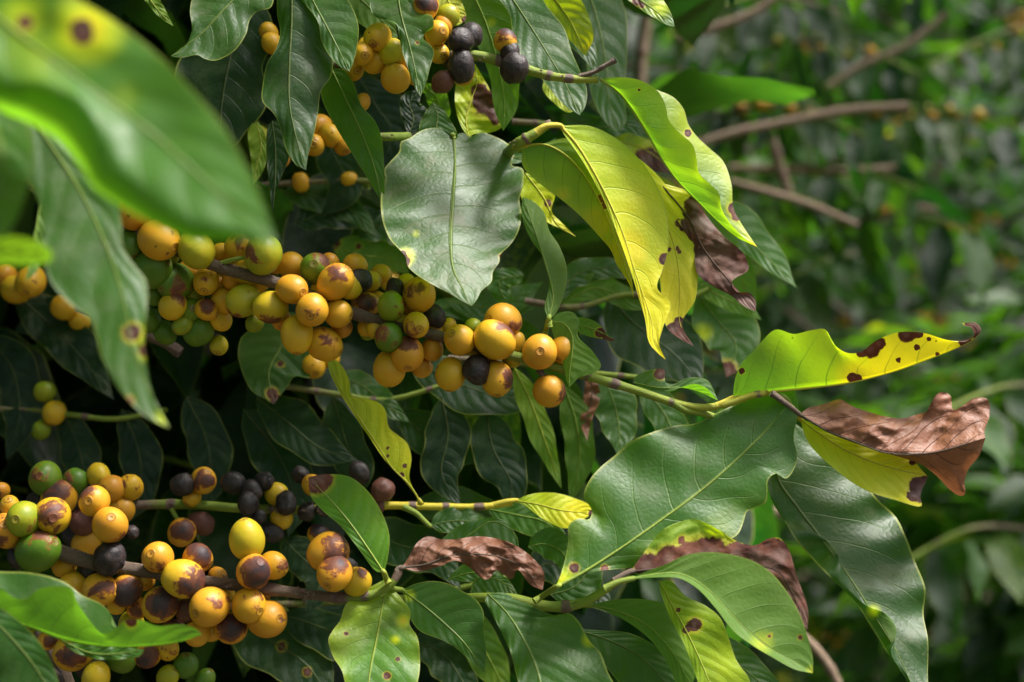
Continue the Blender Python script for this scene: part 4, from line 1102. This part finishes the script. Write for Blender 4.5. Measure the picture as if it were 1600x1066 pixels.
def plain_cherry(parent, c, R, kind):
    global CH
    if CH is None:
        CH = cherry(parent, 0, 0, 30, 'O', 0, FOCUS, (0, 0, 1)).data
        o = parent.children[-1] if parent.children else None
        bpy.data.objects.remove([q for q in bpy.data.objects if q.data == CH][0])
    o = bpy.data.objects.new('cherry', CH)
    COL.objects.link(o)
    o.parent = parent
    o.location = Vector(tuple(c)) - parent.location
    s = R / (30 * K * FOCUS)
    o.scale = (s, s, s * 1.05)
    o.rotation_euler = (random.uniform(0, 6), random.uniform(0, 6), 0)
    rp, sp = KIND[kind]
    o.color = (rp, sp, 1, 1)


def side_branch(label, p0, p1, pairs, size=0.1, tone=(0.0, 0.3), fruit=0, green=(0, 1), group='shaded branches deep in the coffee bush', r=0.0022, dust=.1):
    p0, p1 = np.array(p0), np.array(p1)
    o = thing('coffee_branch', label, 'branch', p0, group)
    sag = np.array((0, 0, -0.02))
    mid = (p0 + p1) / 2 - sag
    tube('stem', [p0, mid, p1], [r, r * .6], o, green=list(green), nodes=[(k + .5) / pairs for k in range(pairs)], n=10 * pairs, seg=8)
    ax = (p1 - p0) / np.linalg.norm(p1 - p0)
    for k in range(pairs):
        t = (k + .6) / pairs
        c = (1 - t) ** 2 * p0 + 2 * t * (1 - t) * mid + t * t * p1
        for sd_ in (-1, 1):
            sidev = np.cross(ax, (0, 0, 1)) * sd_
            dv = ax * random.uniform(.2, .9) + sidev * random.uniform(.5, 1.0) + np.array((0, -.1, random.uniform(-1.1, -.2)))
            dv /= np.linalg.norm(dv)
            l = bpy.data.objects.new('leaf', random.choice(POOL))
            COL.objects.link(l)
            l.parent = o
            l.location = Vector(tuple(c)) - o.location
            s = size * random.uniform(.75, 1.2)
            l.scale = (s, s, s)
            q = Vector(tuple(dv)).to_track_quat('X', 'Z')
            l.rotation_mode = 'QUATERNION'
            l.rotation_quaternion = q @ Vector((1, 0, 0)).rotation_difference(Vector((1, 0, 0))) @ Matrix.Rotation(random.uniform(-.7, .7), 3, 'X').to_quaternion()
            l.color = (random.uniform(*tone), dust, 0, 1)
        if fruit and k < pairs * .7:
            for q_ in range(fruit):
                a = random.uniform(0, 2 * PI)
                rr = 0.0085
                off = np.array((random.uniform(-.006, .006), math.cos(a) * rr, math.sin(a) * rr))
                plain_cherry(o, c + off, random.uniform(.005, .007), random.choice('OOOYYLG'))
    return o


def W(x, y, d):
    return tuple(at(x, y, d))


def HB(name_label, d, items, cat='branch', group='shaded branches deep in the coffee bush', stem=None, fruit=None):
    """a branch given by explicit leaves"""
    o = thing('coffee_branch', name_label, cat, at(stem[0][0], stem[0][1], d), group)
    tube('stem', [(x, y, 0) for x, y in stem], [.0015, .0011], o, green=[.3, .9], nodes=(.3, .6, .9), d=d, n=50)
    for it in items:
        kw = dict(it[4]) if len(it) > 4 else {}
        qleaf(o, d, it[0], it[1], it[2], tone=it[3], nu=36, nv=14, **kw)
    if fruit:
        cherries(o, d, fruit)
    return o


HB('shaded branch low at the left with dark drooping leaves and a few olive cherries', .68, [
    ('20,455 70,500 120,550 178,625', 40, 34, .0, dict(ty=.5, dust=.6, wave=(7, 4), label='dark leaf with tan dusty margin')),
    ('95,640 120,690 130,740 120,800', 30, 30, .0, dict(ty=.3)), ('190,640 215,700 220,760 200,820', 34, 30, .0, dict(ty=.3)),
    ('-20,520 20,580 30,650 10,720', 40, 30, .0, dict(ty=.2)), ('290,620 320,680 330,740 320,800', 36, 32, .0, dict(ty=.3))],
    stem=((-60, 640), (40, 640), (110, 648), (180, 655), (260, 640)),
    fruit=[(70, 612, 17, 'L', 0), (85, 645, 18, 'O', 0), (64, 672, 15, 'L', 0), (48, 440, 24, 'O', -30, (0, .6, .7)), (26, 452, 22, 'O', 0), (100, 480, 20, 'O', 0), (125, 500, 18, 'O', 20), (8, 430, 18, 'O', 10)])
HB('shaded branch crossing under the main cherries with yellowish mottled leaf', .64, [
    ('470,490 440,540 420,580 428,632', 62, 58, .16, dict(ty=.5, yel=(.14, .14), dust=.2, bb='425,615,9 432,625,9 440,570,6', label='mottled olive leaf with brown tip')),
    ('520,590 560,600 600,630 640,660', 22, 26, .15, dict(ty=.7, dust=.5)), ('400,620 450,660 500,700 560,720', 40, 34, .05, dict(ty=.4)),
    ('380,640 440,720 460,790 450,840', 44, 40, .02, dict(ty=.4)), ('520,620 540,690 560,740 540,790', 30, 36, .05, dict(ty=.2)),
    ('640,560 720,600 780,620 850,625', 36, 40, .02, dict(ty=.6)), ('620,640 680,690 740,700 800,690', 40, 30, .05, dict(ty=.5))],
    stem=((405, 600), (430, 602), (520, 615), (600, 625), (700, 600)), fruit=[(490, 572, 20, 'O', 10), (515, 560, 16, 'O', 20)])
HB('shaded branch with long drooping green leaves below the last cherries', .63, [
    ('802,572 828,625 852,690 878,765', 18, 22, .62, dict(ty=.1, face='under', yel=(.4, .3), label='yellow green narrow leaf hanging below the cherries')),
    ('880,600 900,660 905,720 890,790', 26, 24, .3, dict(ty=0, face='under')), ('945,590 962,640 968,680 965,712', 34, 32, .25, dict(ty=.5, dust=.3, label='pale blue green pointed leaf')),
    ('920,570 925,620 915,660 918,690', 12, 12, .1, dict(mat=DRY, crum=3, label='dry brown scrap of leaf')), ('1000,600 1040,650 1060,700 1080,740', 28, 26, .2, dict(ty=.4)),
    ('760,640 770,700 800,760 790,800', 40, 36, .0, dict(ty=.3)), ('690,620 700,680 690,740 720,790', 36, 36, .0, dict(ty=.3))],
    stem=((700, 560), (800, 566), (900, 580), (1000, 590)))
HB('leafy twig behind the yellow leaves, its leaves glowing green', .65, [
    ('1060,310 1130,345 1190,395 1245,450', 38, 22, .5, dict(ty=.5, label='broad bright leaf behind the brown one', dust=.2)),
    ('1085,300 1120,380 1160,440 1180,500', 30, 26, .6, dict(ty=0, face='under', yel=(.2, .1))),
    ('1090,460 1120,500 1150,540 1135,590', 46, 40, .3, dict(ty=.5, dust=.5, bb='1135,580,16 1150,470,8', yb='1100,520,18,.6', label='blurred dusty leaf with a brown patch')),
    ('875,478 930,450 985,470 1040,482', 22, 18, .35, dict(ty=.1, face='under')), ('950,460 985,500 1060,560 1100,610', 60, 55, .05, dict(ty=.5, dust=.2, label='big dark blurred leaf')),
    ('870,470 900,430 960,420 1000,440', 20, 20, .1, dict(ty=.4)), ('820,430 780,440 790,470 800,490', 18, 18, .2, dict(ty=.2)),
    ('1085,440 1120,460 1160,480 1190,500', 20, 16, .75, dict(face='under', yel=(.2, .2)))],
    stem=((820, 470), (900, 480), (980, 460), (1060, 470), (1110, 450)), group='leafy coffee branches')
HB('leafy twig behind the glossy leaf with yellow green and dark leaves', .68, [
    ('520,385 570,400 610,405 640,430', 34, 26, .6, dict(ty=.1, face='under', yel=(.25, .2), bb='520,378,12 505,385,9 560,385,5', label='yellow green leaf with brown base')),
    ('560,370 600,350 640,360 680,400', 26, 30, .1, dict(ty=.6, dust=.4)), ('460,350 520,330 560,340 600,330', 30, 26, .03, dict(ty=.5)),
    ('440,300 500,310 550,330 590,370', 26, 24, .1, dict(ty=.6, dust=.3)), ('700,470 760,480 800,470 850,440', 26, 24, .3, dict(ty=.5, dust=.3)),
    ('640,500 700,480 760,500 840,480', 14, 14, .3, dict(ty=.6)), ('500,200 520,240 540,290 500,340', 30, 30, .02, dict(ty=.2))],
    stem=((400, 290), (480, 285), (560, 282), (640, 300), (720, 380), (800, 480)), group='leafy coffee branches',
    fruit=[(470, 285, 14, 'O', 0), (545, 280, 12, 'O', 0), (610, 440, 16, 'O', 10), (598, 428, 12, 'O', 0)])
HB('yellowing leaf with purple brown patch behind the drooping leaf', .66, [
    ('930,215 970,222 1010,235 1060,275', 30, 28, .7, dict(ty=.4, yel=(.5, .6), dust=1.0, bb='1010,250,20 1040,262,22 975,250,10', label='yellow leaf with pale and purple patches')),
    ('880,180 930,200 980,195 1020,220', 18, 18, .1, dict(ty=.4)), ('1000,270 1030,300 1050,330 1060,370', 24, 24, .7, dict(face='under', yel=(.5, .9), bb='1050,300,8'))],
    stem=((800, 190), (860, 195), (920, 210)), group='leafy coffee branches')
HB('shaded lower branch under the fresh leaves with dark mottled leaves', .63, [
    ('560,930 600,990 590,1050 560,1100', 30, 40, .1, dict(ty=.4)), ('350,960 420,1000 480,1040 520,1100', 56, 50, .08, dict(ty=.6, dust=.3, bb='440,1010,8 480,1050,7', label='dark glossy leaf with brown flecks')),
    ('440,960 500,980 560,1010 600,1060', 30, 40, .05, dict(ty=.5)), ('640,1000 690,1020 720,1060 740,1110', 34, 34, .05, dict(ty=.5, dust=.4)),
    ('680,950 740,990 770,1040 800,1100', 30, 34, .4, dict(ty=.2, yel=(.2, .2))), ('560,820 620,850 680,870 720,920', 40, 36, .08, dict(ty=.5)),
    ('820,900 860,880 900,900 960,960', 34, 34, .05, dict(ty=.5, dust=.3)), ('440,840 470,870 500,900 480,960', 34, 30, .05, dict(ty=.4, dust=.3)),
    ('640,800 690,790 750,800 820,830', 30, 30, .1, dict(ty=.6))],
    stem=((300, 950), (420, 945), (540, 940), (660, 930), (800, 900)))
HB('dark branch beside the near blurred leaves at the far left', .70, [
    ('150,60 180,140 200,210 190,290', 60, 50, .0, dict(ty=.3)), ('280,210 300,260 320,310 310,360', 40, 36, .0, dict(ty=.3)),
    ('120,380 100,440 60,500 20,520', 40, 40, .02, dict(ty=.3)), ('560,120 590,170 610,200 600,260', 40, 36, .02, dict(ty=.2))],
    stem=((60, 200), (180, 180), (300, 150), (420, 120)))

sb = thing('coffee_branch', 'short brown cut branch end under the green cherries', 'branch', at(225, 522, .62), 'shaded branches deep in the coffee bush')
tube('stem', '120,480 180,500 230,525 262,538 282,552', [.002, .0021, .0022], sb, green=0, d=.62, nodes=(.5, .95), n=40)

# rows of further branches, filling the inside of the near bush
random.seed(21)
ROWS = ('along the very top edge', 'beside the long hanging leaf', 'level with the glossy leaf', 'level with the main cherries', 'between the two fruit rows', 'level with the lower cherries', 'along the bottom edge')
COLS = ('beyond the left edge', 'at the far left', 'left of centre', 'near the centre', 'just right of centre', 'behind the nearer twigs')
for k in range(42):
    ri, ci = k % 7, k // 7
    d = random.uniform(.76, 1.12)
    y = -160 + 200 * ri + random.uniform(-80, 80)
    x = -260 + 190 * ci + random.uniform(-70, 70)
    p0 = at(x - 330, y + random.uniform(-60, 60), d + .1)
    p1 = at(x + 120, y + random.uniform(-40, 90), d - .05)
    side_branch('dim leafy branch in deep shade, %s, %s' % (ROWS[ri], COLS[ci]), p0, p1, random.choice((4, 5, 6)), .105, (0.0, .1), fruit=random.choice((0, 0, 0, 2)))  # near-black leaf tone puts part of the deep shade into the colour
SPRAY = ((1180, 40, 1.5, 'over the topmost bare branch'), (1330, 90, 1.7, 'right of the steep bare twig'), (1060, 130, 1.6, 'just beyond the long drooping leaf'), (1240, 200, 1.45, 'under the thickest bare branch'),
         (1480, 210, 1.7, 'near the right edge at fruit height'), (1330, 290, 1.55, 'among the lower bare twigs'), (1180, 330, 1.6, 'just right of the brown leaf'), (1420, 380, 1.5, 'above the curled yellow leaf'), (1560, 60, 1.9, 'in the top right corner'),
         (1300, 420, 1.6, 'right above the long yellow leaf'), (1380, 10, 1.8, 'at the top edge right of centre'), (1560, 640, 1.3, 'beyond the dead brown leaf'), (1500, 850, 1.3, 'right of the long hanging leaf'))
for x, y, d, w in SPRAY:
    s_ = random.choice((-1, 1))
    side_branch('blurred leafy spray %s' % w, at(x - 130 * s_, y - 20, d + .1), at(x + 110 * s_, y + random.uniform(-20, 60), d - .05), random.choice((5, 6, 7)), random.uniform(.06, .085), (.0, .4 if y > 260 else .15), fruit=random.choice((0, 0, 2, 3)) if y < 250 else 0,  # higher sprays get darker leaf colour to paint the hollow's shade
                group='blurred leafy sprays right of the bush', r=.0028)
BUSH = thing('coffee_bush', 'tall dark coffee bush at the left that carries the cherry laden branches', 'bush', (-.32, 1.45, 0))
tube('trunk', [(-.32, 1.45, -.02), (-.33, 1.44, .6), (-.31, 1.46, 1.2), (-.3, 1.45, 1.9), (-.31, 1.46, 2.25)], [.022, .018, .012, .005], BUSH, green=0, lump=.06)
tube('trunk', [(-.05, 1.5, -.02), (-.02, 1.52, .7), (-.04, 1.5, 1.4), (-.02, 1.5, 2.1)], [.018, .012, .006], BUSH, green=0, lump=.06)


def in_bush():
    while True:
        x, y, z = random.uniform(-1.5, .42), random.uniform(.95, 2.3), random.uniform(.25, 2.45)
        if ((x + .45) / .95) ** 2 + ((y - 1.6) / .62) ** 2 < 1 and x < .085 * y + random.uniform(0, .05):
            return (x, y, z)


k_rand = random.random


def shade_over_bush():
    while True:
        x, y, z = random.uniform(-1.1, .28), random.uniform(.62, 1.4), random.uniform(1.5, 2.3)
        if z > 1.3 + .24 * y + .1:
            return (x, y, z)


def shade_over_left():
    return (random.uniform(-1.2, -.1), random.uniform(.0, .65), random.uniform(1.52, 2.2))


crown(BUSH, 4600, in_bush, tone=(0, .12), color=(0, .15, 0, 1))  # leaf colour kept very dark to deepen the shade inside
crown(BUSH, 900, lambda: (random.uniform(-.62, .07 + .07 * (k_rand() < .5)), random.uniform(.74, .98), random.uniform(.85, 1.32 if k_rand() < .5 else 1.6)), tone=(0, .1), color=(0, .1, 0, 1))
crown(BUSH, 2000, shade_over_bush, tone=(.05, .4))  # unseen leaves added above the frame, only to shade the interior
crown(BUSH, 900, shade_over_left, tone=(.05, .4))  # unseen overhead leaves added to cut sky light from the front left
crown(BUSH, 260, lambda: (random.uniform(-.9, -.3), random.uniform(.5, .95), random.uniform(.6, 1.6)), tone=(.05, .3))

# ================================================================== bushes across the gap, blurred
def bush(label, cx, cy, rx, ry, z0, z1, n, tone, ncl, nb, seedv, size=(.06, .105), yel=.02):
    random.seed(seedv)
    o = thing('coffee_bush', label, 'bush', (cx, cy, 0), 'blurred coffee bushes across the gap')
    ty_ = cy + .55 * ry
    tube('trunk', [(cx, ty_, -.03), (cx + .03, ty_, z1 * .3), (cx - .02, ty_ + .03, z1 * .6), (cx, ty_, z1 * .85)], [.014, .011, .005], o, green=0, lump=.05)
    for k in range(nb):
        a = random.uniform(PI * .95, PI * 2.05)
        zz = random.uniform(z0 + .2, z1 - .1)
        L = random.uniform(.7, 1.1)
        e = (cx + rx * L * math.cos(a), cy + ry * L * math.sin(a), zz + random.uniform(-.15, .12))
        m = ((cx + e[0]) / 2, (cy + e[1]) / 2, zz + .07)
        tube('branch', [(cx, cy, zz - .03), m, e], [.006, .0045, .0026], o, green=[0, 0, .3], seg=7, n=24)

    P_, D_ = [], []
    while len(P_) < n:
        a = random.uniform(PI * .8, PI * 2.2) if random.random() < .8 else random.uniform(0, PI)
        zz = random.uniform(z0, z1)
        f = math.sqrt(max(.05, 1 - max(0, (zz - z1 * .7) / (z1 * .32)) ** 2)) * random.uniform(.75, 1.12)
        q0 = random.uniform(.15, .4)
        s_ = np.array((cx + rx * q0 * f * math.cos(a), cy + ry * q0 * f * math.sin(a), zz))
        ax = np.array((rx * f * math.cos(a), ry * f * math.sin(a), random.uniform(-.12, .25)))
        m = random.randint(6, 10)
        sv = np.cross(ax, (0, 0, 1))
        sv /= np.linalg.norm(sv)
        an = ax / np.linalg.norm(ax)
        for k in range(m):
            t = (k + .5) / m
            c = s_ + ax * t + np.array((0, 0, -.16 * t * t))
            for sg in (-1, 1):
                P_.append(c)
                D_.append(an * (.3 + t) + sv * sg * random.uniform(.5, 1.1) + np.array((0, 0, random.uniform(-.85, .1))))
    dirs = np.array(D_) + RNG.normal(size=(len(D_), 3)) * .15
    Pv, Fs, uv, tt = leafmesh_arrays(len(P_), np.array(P_), dirs, RNG.uniform(size[0], size[1], len(P_)), 6)
    m = len(Pv) // len(P_)
    yl = np.repeat(np.where(RNG.random(len(P_)) < yel, RNG.uniform(.4, 1, len(P_)), 0.0), m)
    build('crown', Pv, Fs[:, ::-1], LEAF, o, uv=uv, attrs={'tone': tone[0] + (tone[1] - tone[0]) * tt ** 2.2, 'yel': yl, 'brn': np.zeros(len(Pv))}, color=(0, .1, 0, 1))
    for k in range(ncl):
        V, F = [], []
        a = random.uniform(PI * 1.05, PI * 1.95)
        q = random.uniform(.6, .98)
        c = np.array((cx + rx * q * math.cos(a), cy + ry * q * math.sin(a), random.uniform(z0 + .3, z1 - .15)))
        vs_, fs_ = [], []
        for j in range(random.randint(4, 9)):
            cc = c + np.array((random.uniform(-.022, .022), random.uniform(-.012, .012), random.uniform(-.014, .014)))
            R = random.uniform(.0058, .0078)
            b0 = len(vs_)
            ns, nr = 8, 5
            for i in range(1, nr):
                for jj in range(ns):
                    t, p = PI * i / nr, 2 * PI * jj / ns
                    vs_.append((cc[0] + R * math.sin(t) * math.cos(p), cc[1] + R * math.sin(t) * math.sin(p), cc[2] + R * math.cos(t) * 1.1))
            vs_.append((cc[0], cc[1], cc[2] + R * 1.1))
            vs_.append((cc[0], cc[1], cc[2] - R * 1.1))
            tp, bt = b0 + (nr - 1) * ns, b0 + (nr - 1) * ns + 1
            for jj in range(ns):
                kk = (jj + 1) % ns
                fs_.append((tp, b0 + jj, b0 + kk))
                fs_.append((bt, b0 + (nr - 2) * ns + kk, b0 + (nr - 2) * ns + jj))
                for i in range(nr - 2):
                    fs_.append((b0 + i * ns + jj, b0 + (i + 1) * ns + jj, b0 + (i + 1) * ns + kk, b0 + i * ns + kk))
        build('cherry_cluster', vs_, fs_, CHERRY, o, attrs={'blot': np.full(len(vs_), -1.0)}, color=(random.uniform(.8, 1), .1, 0, 1))
    return o


for k_, (bx, by, w) in enumerate(((-2.3, -1.35, 'end'), (-.9, -1.4, 'middle'), (.6, -1.35, 'near'), (2.1, -1.4, 'far'))):  # row added out of view, tall enough to block low frontal sky light
    bush('unseen coffee bush added behind the camera to block low sky light, %s of the row' % w, bx, by, .85, .6, .1, 3.5, 2600, (0, .2), 0, 2, 50 + k_)
ur = bush('blurred bush at the upper right with a dark hollow and orange cherries', 1.02, 3.0, .62, .6, .35, 2.5, 2200, (0, .12), 140, 20, 31)  # low leaf tones paint the hollow dark


def shade_over_right():
    while True:
        x, y, z = random.uniform(.3, 1.5), random.uniform(1.25, 2.4), random.uniform(1.6, 2.7)
        if z > 1.42 + .245 * y:
            return (x, y, z)


crown(ur, 650, shade_over_right, size=(.08, .12), tone=(0, .25))  # leaf mass added out of view to shade the upper right
bush('blurred sunlit bush at the right edge with layered drooping leaves', 1.0, 1.95, .5, .45, .1, 1.5, 2600, (.15, .7), 8, 8, 32, size=(.08, .12))
bush('blurred bush behind the yellow leaves, its bare grey branches showing', .42, 2.75, .5, .5, .2, 2.5, 1900, (.0, .3), 40, 20, 33)
bush('dark blurred bush filling the lower right corner', .66, 1.5, .26, .25, .1, 1.2, 1300, (0, .5), 4, 4, 34)
bush('further blurred bush closing the row behind', 1.9, 3.4, .8, .7, .1, 2.7, 2200, (.0, .22), 80, 8, 35)
bush('far blurred bush between the others', .3, 4.0, .9, .6, .1, 2.9, 2200, (.0, .25), 20, 8, 36)
bush('far shaded bush beyond the dark hollow', 1.3, 4.3, 1.0, .6, .1, 3.0, 2400, (.0, .3), 24, 6, 37)
for k_, (bx, by, w) in enumerate(((-1.6, 5.6, 'left'), (.2, 5.9, 'second'), (2.0, 6.1, 'third'), (3.9, 6.0, 'fourth'))):
    bush('tall bush in the farthest row, %s from the left' % w, bx, by, 1.5, .9, .1, 4.8, 3400, (0, .2), 6, 2, 60 + k_, size=(.14, .2))
bush('farthest bush at the right of the row', 3.2, 4.6, 1.2, .8, .1, 3.0, 2000, (.0, .4), 10, 4, 38)

# bare grey branches in the gap, out of focus
for pts, r, dd, lb in (('1060,240,0 1120,215,0 1230,190,0 1330,172,0 1422,166,0', [.0038, .0042, .0045, .004], 1.35, 'thickest pale bare branch crossing level behind the drooping leaf'),
                   ('1060,60,0 1120,42,0 1190,12,0 1250,-40,0', [.004, .004, .004], 1.3, 'bare branch rising to the top edge beyond the upper leaves'),
                   ('1012,-60,0 1010,20,0 1003,80,0 1000,140,0', [.006, .005], 1.25, 'upright bare grey stem behind the upper twig end'),
                   ('1140,283,0 1200,300,0 1260,318,0 1340,352,0', [.003, .0034, .0028], 1.3, 'bare twig sloping down right beneath the level branch'),
                   ('1205,215,0 1215,250,0 1232,300,0', [.005, .005], 1.36, 'short steep bare twig hanging from the thickest bare branch'),
                   ('1140,262,0 1220,264,0 1300,268,0 1400,262,0', [.004, .004, .0035], 1.45, 'straight level bare twig below the thickest one'),
                   ('1295,135,0 1340,105,0 1420,68,0 1480,20,0', [.004, .004, .004], 1.6, 'thin bare twig rising right in the dark upper corner'),
                   ('1300,262,0 1340,290,0 1420,320,0 1480,330,0', [.003, .003], 1.6, 'thin bare twig sagging right among blurred leaves'),
                   ('1120,820,0 1160,815,0 1240,790,0', [.0045, .004], 1.0, 'bare grey twig showing under the huge dark leaf'),
                   ('1180,960,0 1260,1000,0 1300,1050,0 1320,1100,0', [.003, .003], .9, 'bare grey twig curving down at the bottom right of the folded leaf')):
    o = tube('bare_branch', pts, r, None, green=0, d=dd, nodes=(.3, .7), seg=9, lump=.05, tint=(1.7, 1.7, 1.55))
    o['label'] = lb
    o['category'] = 'bare branch'
    o['group'] = 'bare grey branches in the gap'
